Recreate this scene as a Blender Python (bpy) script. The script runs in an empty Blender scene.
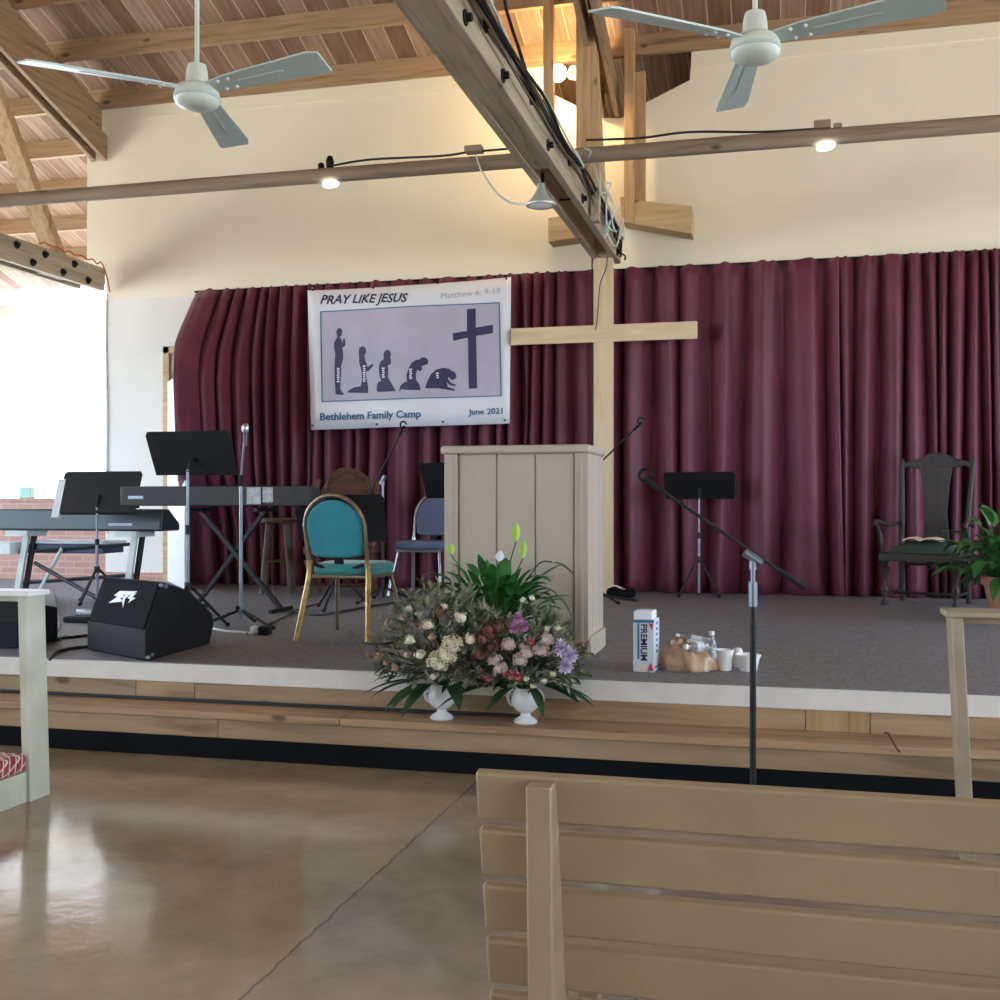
import bpy, bmesh, math, random
from mathutils import Vector, Matrix
from math import sin, cos, pi, radians as R
C = bpy.context.scene
COL = C.collection
rng = random.Random(7)

# ---------------------------------------------------------------- camera
F = 1110.0; HZ = 503.0; H = 1.36; YAW = math.atan(280/1110)
cs, sn = cos(YAW), sin(YAW)
cam = bpy.data.cameras.new('camera'); camo = bpy.data.objects.new('camera', cam); COL.objects.link(camo)
cam.sensor_width = 36; cam.lens = 36*F/1000; cam.shift_y = (HZ-500)/1000
cam.clip_end = 300; cam.clip_start = .05
camo.location = (0, 0, H); camo.rotation_euler = (pi/2, 0, YAW)
C.camera = camo
# ---------------------------------------------------------------- light
w = bpy.data.worlds.new('sky'); C.world = w; w.use_nodes = True
bg = w.node_tree.nodes['Background']; bg.inputs[0].default_value = (0.68, 0.83, 1.0, 1); bg.inputs[1].default_value = 6.0
sun = bpy.data.lights.new('sun', 'SUN'); suno = bpy.data.objects.new('sun', sun); COL.objects.link(suno)
sun.energy = 13; sun.angle = R(1); sun.color = (1, .89, .72); suno.rotation_euler = (R(32), R(8), 0)
def portal(loc, rot, sx, sy):
    l = bpy.data.lights.new('daylight_opening', 'AREA'); l.shape = 'RECTANGLE'; l.size = sx; l.size_y = sy; l.cycles.is_portal = True
    o = bpy.data.objects.new('daylight_opening', l); COL.objects.link(o); o.location = loc; o.rotation_euler = rot
portal((-11.95, 1, 2.65), (0, R(-90), 0), 2.5, 28)
portal((7.95, 1, 2.65), (0, R(90), 0), 2.5, 28)
portal((-9.8, 14.9, 2.85), (R(-90), 0, 0), 4.3, 2.8)
vs = C.view_settings
vs.view_transform = 'Standard'; vs.look = 'None'; vs.gamma = 1; vs.exposure = 0.78; vs.use_curve_mapping = False
C.cycles.max_bounces = 10; C.cycles.diffuse_bounces = 6

# ---------------------------------------------------------------- helpers
def ray(x, y):
    u = (x-500)/F
    return Vector((-sn+u*cs, cs+u*sn, -(y-HZ)/F))
def az(x, y, z):
    r = ray(x, y); return r*((z-H)/r.z) + Vector((0, 0, H))
def ay(x, y, Y):
    r = ray(x, y); return r*(Y/r.y) + Vector((0, 0, H))
def V(*a): return Vector(a)

class MB:
    def __init__(s): s.b = bmesh.new()
    def poly(s, pts): return s.b.faces.new([s.b.verts.new(p) for p in pts])
    def prism(s, pts, vec):
        vec = Vector(vec); a = [s.b.verts.new(p) for p in pts]; c = [s.b.verts.new(Vector(p)+vec) for p in pts]
        n = len(a); s.b.faces.new(a); s.b.faces.new(c[::-1])
        for i in range(n): s.b.faces.new((a[i], c[i], c[(i+1) % n], a[(i+1) % n]))
        return s
    def bb(s, x0, x1, y0, y1, z0, z1):
        return s.prism([(x0, y0, z0), (x1, y0, z0), (x1, y1, z0), (x0, y1, z0)], (0, 0, z1-z0))
    def box(s, c, d, M=None):
        x, y, z = d[0]/2, d[1]/2, d[2]/2; c = Vector(c)
        p = [V(-x, -y, -z), V(x, -y, -z), V(x, y, -z), V(-x, y, -z)]; v = V(0, 0, 2*z)
        if M is not None: p = [M @ q for q in p]; v = M @ v
        return s.prism([q+c for q in p], v)
    def bar(s, p0, p1, w, h, up=(0, 0, 1)):
        p0, p1 = Vector(p0), Vector(p1); d = (p1-p0); u = Vector(up); a = d.cross(u).normalized(); b = a.cross(d).normalized()
        return s.prism([p0+a*w/2*i+b*h/2*j for i, j in ((-1, -1), (1, -1), (1, 1), (-1, 1))], d)
    def tube(s, pts, r, n=8):
        pts = [Vector(p) for p in pts]; k = len(pts); rs = r if isinstance(r, (list, tuple)) else [r]*k
        t0 = (pts[1]-pts[0]).normalized(); u = t0.orthogonal().normalized(); rings = []
        for i, p in enumerate(pts):
            t = (pts[min(i+1, k-1)]-pts[max(i-1, 0)]).normalized()
            u = (u-t*u.dot(t)); u = u.normalized() if u.length > 1e-6 else t.orthogonal().normalized(); v = t.cross(u)
            rings.append([s.b.verts.new(p+(u*cos(2*pi*j/n)+v*sin(2*pi*j/n))*rs[i]) for j in range(n)])
        for i in range(k-1):
            for j in range(n): s.b.faces.new((rings[i][j], rings[i][(j+1) % n], rings[i+1][(j+1) % n], rings[i+1][j]))
        s.b.faces.new(rings[0][::-1]); s.b.faces.new(rings[-1]); return s
    def lathe(s, prof, o=(0, 0, 0), n=24, M=None):
        o = Vector(o); rings = []
        for r, z in prof:
            ring = []
            for j in range(n):
                p = V(max(r, 1e-4)*cos(2*pi*j/n), max(r, 1e-4)*sin(2*pi*j/n), z)
                ring.append(s.b.verts.new((M @ p if M is not None else p)+o))
            rings.append(ring)
        for i in range(len(rings)-1):
            for j in range(n): s.b.faces.new((rings[i][j], rings[i][(j+1) % n], rings[i+1][(j+1) % n], rings[i+1][j]))
        s.b.faces.new(rings[0][::-1]); s.b.faces.new(rings[-1]); return s
    def ball(s, c, r, n=10, sc=(1, 1, 1)):
        M = Matrix.Diagonal((sc[0], sc[1], sc[2]))
        return s.lathe([(r*sin(pi*i/n), -r*cos(pi*i/n)) for i in range(n+1)], c, max(8, n+2), M)
    def grid(s, f, nu, nv):
        g = [[s.b.verts.new(f(i/nu, j/nv)) for j in range(nv+1)] for i in range(nu+1)]
        for i in range(nu):
            for j in range(nv): s.b.faces.new((g[i][j], g[i+1][j], g[i+1][j+1], g[i][j+1]))
        return s
    def leaf(s, base, d, L, W, droop=.4, fold=.25, n=6):
        base = Vector(base); d = Vector(d).normalized(); side = d.cross(V(0, 0, 1))
        side = side.normalized() if side.length > 1e-3 else V(1, 0, 0)
        p = base.copy(); prev = None
        for i in range(n+1):
            t = i/n; wd = W*max(.03, (sin(pi*min(1, t**.8))**.8 if t < 1 else 0))/2
            up = side.cross(d).normalized()
            ring = [s.b.verts.new(p-side*wd+up*wd*fold), s.b.verts.new(p), s.b.verts.new(p+side*wd+up*wd*fold)]
            if prev:
                s.b.faces.new((prev[0], prev[1], ring[1], ring[0])); s.b.faces.new((prev[1], prev[2], ring[2], ring[1]))
            prev = ring; d = (d+V(0, 0, -droop/n)).normalized(); p = p+d*(L/n)
        return s
    def build(s, name, m, parent=None, world=True, bev=0, smooth=None, origin=None, solid=0, sub=0, seg=2):
        bm = s.b
        bmesh.ops.recalc_face_normals(bm, faces=bm.faces)
        if parent is not None:
            if world: bm.transform((Matrix.Translation(WL[parent.name][0]) @ Matrix.Rotation(WL[parent.name][1], 4, 'Z')).inverted())
        elif origin is None and world and len(bm.verts):
            xs = [v.co for v in bm.verts]
            origin = V(sum(v.x for v in xs)/len(xs), sum(v.y for v in xs)/len(xs), min(v.z for v in xs))
        if parent is None and origin is not None: bm.transform(Matrix.Translation(-Vector(origin)))
        me = bpy.data.meshes.new(name); bm.to_mesh(me); bm.free()
        o = bpy.data.objects.new(name, me); COL.objects.link(o); me.materials.append(m)
        if parent is not None:
            o.parent = parent; WL[o.name] = WL[parent.name]
        elif origin is not None: o.location = origin
        if bev:
            b = o.modifiers.new('bevel', 'BEVEL'); b.width = bev; b.segments = seg; b.limit_method = 'ANGLE'; b.angle_limit = R(40); smooth = smooth or 40
        if sub:
            b = o.modifiers.new('sub', 'SUBSURF'); b.levels = sub; b.render_levels = sub
        if solid:
            b = o.modifiers.new('solid', 'SOLIDIFY'); b.thickness = solid
        if smooth:
            me.shade_smooth()
            me.set_sharp_from_angle(angle=R(smooth))
        return o
WL = {}
def thing(name, label, cat, loc=(0, 0, 0), rz=0, group=None):
    o = bpy.data.objects.new(name, None); COL.objects.link(o); o.empty_display_size = .1
    o.location = loc; o.rotation_euler = (0, 0, rz); WL[o.name] = (Vector(loc), rz)
    tag(o, label, cat, group); return o
def tag(o, label, cat, group=None):
    o['label'] = label; o['category'] = cat
    if group: o['group'] = group
    return o
def struct(o): o['kind'] = 'structure'; return o
def lab(o, t): o['label'] = t; return o
def smoothpath(pts, n=6):
    pts = [Vector(p) for p in pts]; out = []
    for i in range(len(pts)-1):
        p0, p1, p2, p3 = pts[max(i-1, 0)], pts[i], pts[i+1], pts[min(i+2, len(pts)-1)]
        for k in range(n):
            t = k/n
            out.append(.5*((2*p1)+(p2-p0)*t+(2*p0-5*p1+4*p2-p3)*t*t+(-p0+3*p1-3*p2+p3)*t**3))
    return out+[pts[-1]]

# ---------------------------------------------------------------- materials
def nodes(name):
    m = bpy.data.materials.new(name); m.use_nodes = True; nt = m.node_tree
    return m, nt, nt.nodes['Principled BSDF']
def N(nt, t, **k):
    n = nt.nodes.new(t)
    for a, b in k.items(): setattr(n, a, b)
    return n
def L(nt, a, b): nt.links.new(a, b)
def ramp(nt, fac, stops):
    r = N(nt, 'ShaderNodeValToRGB'); e = r.color_ramp.elements
    while len(e) < len(stops): e.new(.5)
    for i, (p, c) in enumerate(stops): e[i].position = p; e[i].color = (*c, 1)
    L(nt, fac, r.inputs[0]); return r.outputs[0]
def mat(name, c, rough=.6, metal=0, var=.12, scale=6, bump=0, bscale=60, emit=0, sheen=0, trans=0, spec=.5, stretch=(1, 1, 1), alpha=1):
    m, nt, p = nodes(name)
    p.inputs['Roughness'].default_value = rough; p.inputs['Metallic'].default_value = metal
    p.inputs['Specular IOR Level'].default_value = spec
    tc = N(nt, 'ShaderNodeTexCoord'); mp = N(nt, 'ShaderNodeMapping'); mp.inputs['Scale'].default_value = stretch
    L(nt, tc.outputs['Object'], mp.inputs[0])
    n = N(nt, 'ShaderNodeTexNoise'); n.inputs['Scale'].default_value = scale; n.inputs['Detail'].default_value = 5; L(nt, mp.outputs[0], n.inputs[0])
    lo = tuple(max(0, x*(1-var)) for x in c); hi = tuple(min(1, x*(1+var)) for x in c)
    col = ramp(nt, n.outputs[0], [(.3, lo), (.7, hi)]); L(nt, col, p.inputs['Base Color'])
    if bump:
        n2 = N(nt, 'ShaderNodeTexNoise'); n2.inputs['Scale'].default_value = bscale; n2.inputs['Detail'].default_value = 4; L(nt, mp.outputs[0], n2.inputs[0])
        b = N(nt, 'ShaderNodeBump'); b.inputs['Strength'].default_value = bump; b.inputs['Distance'].default_value = .01
        L(nt, n2.outputs[0], b.inputs['Height']); L(nt, b.outputs[0], p.inputs['Normal'])
    if emit: p.inputs['Emission Color'].default_value = (*c, 1); p.inputs['Emission Strength'].default_value = emit
    if sheen: p.inputs['Sheen Weight'].default_value = sheen
    if trans: p.inputs['Transmission Weight'].default_value = trans
    p.inputs['Alpha'].default_value = alpha
    return m
def wood(name, c, dark, axis='x', rough=.65, across=14, knots=True):
    m, nt, p = nodes(name); p.inputs['Roughness'].default_value = rough
    tc = N(nt, 'ShaderNodeTexCoord'); mp = N(nt, 'ShaderNodeMapping')
    sc = [across]*3; sc['xyz'.index(axis)] = .9; mp.inputs['Scale'].default_value = sc
    L(nt, tc.outputs['Object'], mp.inputs[0])
    n = N(nt, 'ShaderNodeTexNoise'); n.inputs['Scale'].default_value = 1.6; n.inputs['Detail'].default_value = 7; n.inputs['Distortion'].default_value = .6
    L(nt, mp.outputs[0], n.inputs[0])
    mid = tuple((a*.65+b*.35) for a, b in zip(c, dark))
    col = ramp(nt, n.outputs[0], [(.28, dark), (.45, mid), (.62, c), (.8, tuple(min(1, a*1.12) for a in c))])
    if knots:
        mp2 = N(nt, 'ShaderNodeMapping'); s2 = [3.2]*3; s2['xyz'.index(axis)] = 1.5; mp2.inputs['Scale'].default_value = s2
        L(nt, tc.outputs['Object'], mp2.inputs[0])
        vo = N(nt, 'ShaderNodeTexVoronoi'); vo.inputs['Scale'].default_value = 1.3; L(nt, mp2.outputs[0], vo.inputs[0])
        k = ramp(nt, vo.outputs['Distance'], [(.06, (1, 1, 1)), (.13, (0, 0, 0))])
        mx = N(nt, 'ShaderNodeMix', data_type='RGBA'); L(nt, k, mx.inputs[0]); L(nt, col, mx.inputs[6]); mx.inputs[7].default_value = (*[d*.55 for d in dark], 1)
        col = mx.outputs[2]
    L(nt, col, p.inputs['Base Color'])
    b = N(nt, 'ShaderNodeBump'); b.inputs['Strength'].default_value = .25; b.inputs['Distance'].default_value = .01
    L(nt, n.outputs[0], b.inputs['Height']); L(nt, b.outputs[0], p.inputs['Normal'])
    return m

M = {}
M['cream'] = mat('cream_wall', (.90, .84, .69), .75, var=.03, scale=1.2)
M['white_wall'] = mat('white_wall', (.85, .83, .79), .75, var=.03, scale=1.5)
M['white'] = mat('white_paint', (.80, .80, .78), .5, var=.04)
M['trim'] = mat('stage_trim_paint', (.72, .70, .66), .55, var=.06, scale=9)
M['pine_x'] = wood('pine_along_hall', (.43, .275, .155), (.24, .14, .07), 'x')
M['riser'] = wood('riser_pine', (.44, .295, .165), (.22, .13, .065), 'x', across=8)
M['riser2'] = wood('riser_pine_grey', (.37, .26, .155), (.20, .13, .07), 'x', across=8)
M['pine_l2'] = wood('amber_pine', (.46, .30, .15), (.30, .17, .07), 'z')
M['pine_z'] = wood('pine_upright', (.56, .38, .21), (.36, .21, .1), 'z')
M['pine_l'] = wood('pale_pine', (.62, .47, .27), (.45, .3, .15), 'x')
M['beam'] = wood('grey_beam', (.43, .36, .26), (.25, .195, .13), 'y')
M['raft'] = wood('rafter_wood', (.36, .25, .15), (.2, .125, .07), 'y')
M['purlin'] = wood('purlin_wood', (.44, .29, .17), (.25, .15, .08), 'x')
M['pole'] = wood('weathered_pole', (.36, .28, .21), (.19, .14, .1), 'x')
M['cross'] = wood('cross_wood', (.74, .58, .38), (.62, .46, .28), 'z', knots=False, across=6)
M['cross_x'] = wood('cross_arm_wood', (.74, .58, .38), (.60, .45, .27), 'x', across=6)
M['black'] = mat('black_metal', (.009, .009, .011), .5, 0, var=.2, spec=.35)
M['blackp'] = mat('black_plastic', (.011, .011, .013), .75, var=.2, spec=.25, bump=.1, bscale=200)
M['grill'] = mat('speaker_cloth', (.006, .006, .007), .9, spec=.15, var=.2, bump=.3, bscale=300)
M['rubber'] = mat('black_cable', (.012, .012, .013), .6)
M['chrome'] = mat('chrome', (.50, .52, .54), .3, .9, var=.05)
M['beamcable'] = mat('brown_cable', (.10, .08, .06), .6)
M['tin'] = mat('dull_tin', (.52, .56, .55), .45, .35)
M['greymetal'] = mat('grey_metal', (.20, .23, .27), .38, .7, var=.1)
M['gold'] = mat('worn_gold', (.42, .29, .12), .42, .65, var=.35, scale=25)
M['bronze'] = mat('bronze_frame', (.26, .20, .13), .42, .7, var=.15, scale=20)
M['teal'] = mat('teal_fabric', (.018, .23, .29), .8, var=.12, bump=.15, bscale=150, sheen=.2)
M['tealseat'] = mat('teal_seat_fabric', (.035, .22, .22), .75, var=.12, bump=.15, bscale=150, sheen=.2)
M['blue'] = mat('blue_fabric', (.10, .12, .20), .85, var=.15, bump=.15, bscale=150)
M['fanw'] = mat('fan_enamel', (.63, .69, .62), .4, var=.04)
M['fanb'] = mat('fan_blade_grey', (.50, .60, .58), .35, 0, var=.05)
M['lect'] = mat('lectern_paint', (.45, .385, .31), .5, var=.04, scale=3)
M['groove'] = mat('lectern_groove', (.12, .095, .07), .7)
M['pew'] = mat('pew_paint', (.345, .255, .15), .42, var=.07, scale=4, bump=.08, bscale=30)
M['pewg'] = mat('pew_paint_worn', (.50, .50, .40), .5, var=.12, scale=7)
M['pewr'] = mat('pew_arm_paint', (.34, .275, .185), .5, var=.14, scale=8)
M['bag'] = mat('thin_bag', (.66, .44, .28), .25, var=.3, scale=14, trans=.3, bump=.5, bscale=25)
M['foam'] = mat('white_foam', (.85, .85, .84), .6, var=.02)
M['silver'] = mat('silver_tape', (.36, .36, .37), .5, .2, var=.35, scale=30)
M['terra'] = mat('terracotta', (.42, .17, .11), .7)
M['soil'] = mat('soil', (.03, .02, .012), .95, bump=.5)
M['darkwood'] = wood('dark_chair_wood', (.030, .020, .016), (.012, .008, .007), 'z', .5, knots=False)
M['brownwood'] = wood('reddish_chair_wood', (.10, .038, .02), (.045, .018, .01), 'x', .38, knots=False)
M['stool'] = wood('stool_wood', (.08, .052, .03), (.04, .025, .014), 'z', .5, knots=False)
M['green_cush'] = mat('dark_green_cushion', (.03, .065, .05), .85, bump=.3)
M['paper'] = mat('paper', (.80, .66, .50), .7, var=.05)
M['whitepaper'] = mat('white_paper', (.75, .77, .78), .7, var=.03)
M['leaf'] = mat('glossy_leaf', (.028, .13, .025), .35, var=.5, scale=9)
M['leafb'] = mat('bright_leaf', (.035, .15, .03), .4, var=.5, scale=9)
M['leafd'] = mat('dark_leaf', (.022, .06, .022), .45, var=.5, scale=9)
M['sage'] = mat('dusty_foliage', (.20, .21, .13), .75, var=.5, scale=14)
M['spathe'] = mat('green_spathe', (.38, .58, .10), .5, var=.15)
M['pinkw'] = mat('blush_petal', (.62, .50, .46), .7, var=.2, scale=14)
M['creamp'] = mat('cream_petal', (.68, .64, .46), .7, var=.12, scale=20)
M['pink'] = mat('coral_pink_petal', (.62, .16, .18), .65, var=.2, scale=14)
M['lilac'] = mat('lilac_petal', (.62, .54, .72), .65, var=.12, scale=14)
M['mauve'] = mat('mauve_petal', (.55, .27, .46), .65, var=.25, scale=14)
M['rust'] = mat('rust_dried_petal', (.13, .045, .025), .8, var=.4, scale=14)
M['tan'] = mat('tan_dried_petal', (.42, .28, .2), .8, var=.3, scale=14)
M['ceramic'] = mat('white_ceramic', (.78, .80, .80), .18, var=.02)
M['bluebox'] = mat('blue_print', (.02, .12, .26), .5, var=.05)
M['navy'] = mat('navy_print', (.025, .022, .09), .45, var=.05)
M['navytext'] = mat('dark_navy_letter', (.01, .015, .06), .5, var=.05)
M['tealtext'] = mat('blue_letter', (.04, .16, .32), .5, var=.05)
M['greytext'] = mat('grey_letter', (.42, .42, .44), .5, var=.05)
M['redp'] = mat('red_print', (.55, .03, .08), .5, var=.05)
M['boxw'] = mat('carton_white', (.66, .72, .78), .45, var=.04)
M['vinyl'] = mat('vinyl_white', (.76, .77, .82), .3, var=.02, scale=2)
M['lavender'] = mat('vinyl_lavender', (.47, .44, .55), .32, var=.08, scale=3)
M['logo'] = mat('logo_white', (.8, .8, .82), .4, var=.02)
M['clear'] = mat('clear_plastic', (.9, .93, .95), .08, trans=.85, var=.02)
M['label'] = mat('bottle_label', (.6, .66, .72), .5, var=.25, scale=40)
M['orange'] = mat('orange_cord', (.5, .09, .04), .5)
M['pale_green'] = mat('pale_green_plastic', (.35, .62, .48), .5)
M['bulb'] = mat('warm_bulb', (1, .72, .34), .3, emit=120, var=0)
M['cfl'] = mat('cfl_tube', (1, .95, .86), .3, emit=5, var=0)
M['grass'] = mat('outside_gravel', (.52, .5, .45), .9, var=.15, scale=2)
M['kbd'] = mat('keyboard_grey', (.040, .036, .036), .55, spec=.3, var=.1)
M['kbd2'] = mat('keyboard_dark_teal', (.020, .034, .040), .4, var=.1)
M['case'] = mat('blue_case', (.02, .035, .10), .5)
M['standgrey'] = mat('pale_stand_paint', (.62, .70, .66), .5)

def brick_mat():
    m, nt, p = nodes('pink_brick'); tc = N(nt, 'ShaderNodeTexCoord'); sp = N(nt, 'ShaderNodeSeparateXYZ'); cb = N(nt, 'ShaderNodeCombineXYZ')
    L(nt, tc.outputs['Object'], sp.inputs[0]); L(nt, sp.outputs[0], cb.inputs[0]); L(nt, sp.outputs[2], cb.inputs[1])
    b = N(nt, 'ShaderNodeTexBrick'); b.inputs['Scale'].default_value = 1; b.inputs['Brick Width'].default_value = .22; b.inputs['Row Height'].default_value = .075
    b.inputs['Mortar Size'].default_value = .008; b.inputs['Color1'].default_value = (.50, .27, .22, 1); b.inputs['Color2'].default_value = (.56, .34, .28, 1); b.inputs['Mortar'].default_value = (.60, .42, .37, 1)
    L(nt, cb.outputs[0], b.inputs[0]); L(nt, b.outputs[0], p.inputs['Base Color']); p.inputs['Roughness'].default_value = .8; return m
M['brick'] = brick_mat()
def floor_mat():
    m, nt, p = nodes('sealed_concrete'); tc = N(nt, 'ShaderNodeTexCoord'); o = tc.outputs['Object']
    n = N(nt, 'ShaderNodeTexNoise'); n.inputs['Scale'].default_value = 1.5; n.inputs['Detail'].default_value = 12; n.inputs['Roughness'].default_value = .70; L(nt, o, n.inputs[0])
    c1 = ramp(nt, n.outputs[0], [(.3, (.215, .160, .098)), (.48, (.31, .238, .152)), (.7, (.40, .32, .215))])
    c2 = ramp(nt, n.outputs[0], [(.3, (.18, .142, .102)), (.48, (.265, .215, .16)), (.7, (.36, .30, .23))])
    sp = N(nt, 'ShaderNodeSeparateXYZ'); L(nt, o, sp.inputs[0])
    n3 = N(nt, 'ShaderNodeTexNoise'); n3.inputs['Scale'].default_value = 9; n3.inputs['Detail'].default_value = 8; L(nt, o, n3.inputs[0])
    a = N(nt, 'ShaderNodeMath', operation='MULTIPLY_ADD'); L(nt, n3.outputs[0], a.inputs[0]); a.inputs[1].default_value = .03; a.inputs[2].default_value = 1.42
    d = N(nt, 'ShaderNodeMath', operation='ADD'); L(nt, sp.outputs[0], d.inputs[0]); L(nt, a.outputs[0], d.inputs[1])
    side = N(nt, 'ShaderNodeMath', operation='GREATER_THAN'); L(nt, d.outputs[0], side.inputs[0]); side.inputs[1].default_value = 0
    mx = N(nt, 'ShaderNodeMix', data_type='RGBA'); L(nt, side.outputs[0], mx.inputs[0]); L(nt, c1, mx.inputs[6]); L(nt, c2, mx.inputs[7])
    ab = N(nt, 'ShaderNodeMath', operation='ABSOLUTE'); L(nt, d.outputs[0], ab.inputs[0])
    k = ramp(nt, ab.outputs[0], [(.001, (.8, .8, .8)), (.006, (0, 0, 0))])
    mx2 = N(nt, 'ShaderNodeMix', data_type='RGBA'); L(nt, k, mx2.inputs[0]); L(nt, mx.outputs[2], mx2.inputs[6]); mx2.inputs[7].default_value = (.05, .035, .025, 1)
    vo = N(nt, 'ShaderNodeTexVoronoi'); vo.inputs['Scale'].default_value = .8; L(nt, o, vo.inputs[0])
    sk = ramp(nt, vo.outputs['Distance'], [(.010, (1, 1, 1)), (.016, (0, 0, 0))])
    mx3 = N(nt, 'ShaderNodeMix', data_type='RGBA'); L(nt, sk, mx3.inputs[0]); L(nt, mx2.outputs[2], mx3.inputs[6]); mx3.inputs[7].default_value = (.05, .035, .025, 1)
    L(nt, mx3.outputs[2], p.inputs['Base Color'])
    rr = N(nt, 'ShaderNodeMapRange'); L(nt, n3.outputs[0], rr.inputs[0]); rr.inputs[3].default_value = .05; rr.inputs[4].default_value = .17
    L(nt, rr.outputs[0], p.inputs['Roughness'])
    b = N(nt, 'ShaderNodeBump'); b.inputs['Strength'].default_value = .06; b.inputs['Distance'].default_value = .02; p.inputs['Specular IOR Level'].default_value = .6; L(nt, n3.outputs[0], b.inputs['Height']); L(nt, b.outputs[0], p.inputs['Normal'])
    return m
M['floor'] = floor_mat()
M['carpet'] = mat('grey_carpet', (.185, .185, .20), .55, var=.35, scale=40, bump=.5, bscale=220)
def deck_mat():
    m, nt, p = nodes('roof_deck_boards'); tc = N(nt, 'ShaderNodeTexCoord'); sp = N(nt, 'ShaderNodeSeparateXYZ'); L(nt, tc.outputs['Object'], sp.inputs[0])
    dv = N(nt, 'ShaderNodeMath', operation='DIVIDE'); L(nt, sp.outputs[0], dv.inputs[0]); dv.inputs[1].default_value = .235
    fl = N(nt, 'ShaderNodeMath', operation='FLOOR'); L(nt, dv.outputs[0], fl.inputs[0])
    wn = N(nt, 'ShaderNodeTexWhiteNoise', noise_dimensions='1D'); L(nt, fl.outputs[0], wn.inputs['W'])
    mp = N(nt, 'ShaderNodeMapping'); mp.inputs['Scale'].default_value = (16, 1.2, 1.2); L(nt, tc.outputs['Object'], mp.inputs[0])
    n = N(nt, 'ShaderNodeTexNoise'); n.inputs['Scale'].default_value = 1.5; n.inputs['Detail'].default_value = 7; L(nt, mp.outputs[0], n.inputs[0])
    a = N(nt, 'ShaderNodeMath', operation='MULTIPLY_ADD'); L(nt, wn.outputs[0], a.inputs[0]); a.inputs[1].default_value = .55; L(nt, n.outputs[0], a.inputs[2])
    hf = N(nt, 'ShaderNodeMath', operation='MULTIPLY'); L(nt, a.outputs[0], hf.inputs[0]); hf.inputs[1].default_value = .66
    col = ramp(nt, hf.outputs[0], [(.2, (.15, .08, .05)), (.45, (.27, .155, .10)), (.62, (.36, .235, .165)), (.8, (.5, .38, .28))])
    fr = N(nt, 'ShaderNodeMath', operation='FRACT'); L(nt, dv.outputs[0], fr.inputs[0])
    e = ramp(nt, fr.outputs[0], [(0, (1, 1, 1)), (.035, (1, 1, 1)), (.05, (0, 0, 0)), (1, (0, 0, 0))])
    mx = N(nt, 'ShaderNodeMix', data_type='RGBA'); L(nt, e, mx.inputs[0]); L(nt, col, mx.inputs[6]); mx.inputs[7].default_value = (.6, .47, .34, 1)  # pale seam lines: light at the board gaps, put into the colour
    L(nt, mx.outputs[2], p.inputs['Base Color']); p.inputs['Roughness'].default_value = .7; return m
M['deck'] = deck_mat()
def curtain_mat():
    m, nt, p = nodes('burgundy_satin'); tc = N(nt, 'ShaderNodeTexCoord')
    n = N(nt, 'ShaderNodeTexNoise'); n.inputs['Scale'].default_value = 2.5; L(nt, tc.outputs['Object'], n.inputs[0])
    L(nt, ramp(nt, n.outputs[0], [(.3, (.118, .025, .046)), (.7, (.158, .036, .064))]), p.inputs['Base Color'])
    p.inputs['Roughness'].default_value = .5; p.inputs['Specular IOR Level'].default_value = .3; p.inputs['Sheen Weight'].default_value = .1; p.inputs['Sheen Tint'].default_value = (.8, .45, .55, 1); return m
M['curtain'] = curtain_mat()
def cushion_mat():
    m, nt, p = nodes('red_pattern_cushion'); tc = N(nt, 'ShaderNodeTexCoord'); mp = N(nt, 'ShaderNodeMapping'); mp.inputs['Scale'].default_value = (28, 28, 28); mp.inputs['Rotation'].default_value = (.6, .5, .78)
    L(nt, tc.outputs['Object'], mp.inputs[0]); c = N(nt, 'ShaderNodeTexBrick'); c.inputs['Scale'].default_value = 1; c.offset = 0
    c.inputs['Brick Width'].default_value = .9; c.inputs['Row Height'].default_value = .9; c.inputs['Mortar Size'].default_value = .09
    c.inputs['Color1'].default_value = (.25, .025, .03, 1); c.inputs['Color2'].default_value = (.32, .05, .05, 1); c.inputs['Mortar'].default_value = (.6, .5, .42, 1)
    L(nt, mp.outputs[0], c.inputs[0]); L(nt, c.outputs[0], p.inputs['Base Color']); p.inputs['Roughness'].default_value = .85; return m
M['cushion'] = cushion_mat()

# ---------------------------------------------------------------- setting
YW = 11.4; S = .46; YS = 5.63; YT = 5.34; ZT = .25; SL = .33
def roofz(y, y0=YW, z0=6.11): return z0+SL*(y0-y) if y > 2.8 else z0+SL*(y0-2.8)-SL*(2.8-y)
b = MB(); b.bb(-12, 8, -9, YW+.1, -.1, 0); struct(b.build('floor', M['floor'], origin=(0, 0, 0)))
b = MB(); b.bb(-80, 80, -80, 80, -.35, -.15); struct(b.build('ground_outside', M['grass'], origin=(0, 0, 0)))
b = MB()
b.prism([(-12.6, 15.4, roofz(15.4)), (-12.6, 2.8, roofz(2.8)), (-12.6, -9.4, roofz(-9.4)), (-12.6, -9.4, roofz(-9.4)+.06), (-12.6, 2.8, roofz(2.8)+.06), (-12.6, 15.4, roofz(15.4)+.06)], (21.2, 0, 0))
struct(b.build('ceiling', M['deck'], origin=(0, 0, 0)))
XL = ay(106, 400, YW).x; XLU = ay(87, 200, YW).x
b = MB()
def wp(x, y): p = ay(x, y, YW); return (p.x, YW, p.z)
zt = 6.1
pts = [(XL, YW, .2), (8, YW, .2), (8, YW, zt), (ay(692, 70, YW).x, YW, zt), wp(690, 80), wp(645, 103), wp(622, 118), wp(600, 118), wp(575, 105), wp(550, 93), (ay(550, 60, YW).x, YW, zt), (XLU, YW, zt), (XLU, YW, 4.0), (XL, YW, 4.0)]
b.prism(pts, (0, .1, 0)); struct(b.build('wall_back', M['cream'], origin=(0, 0, 0)))
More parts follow.
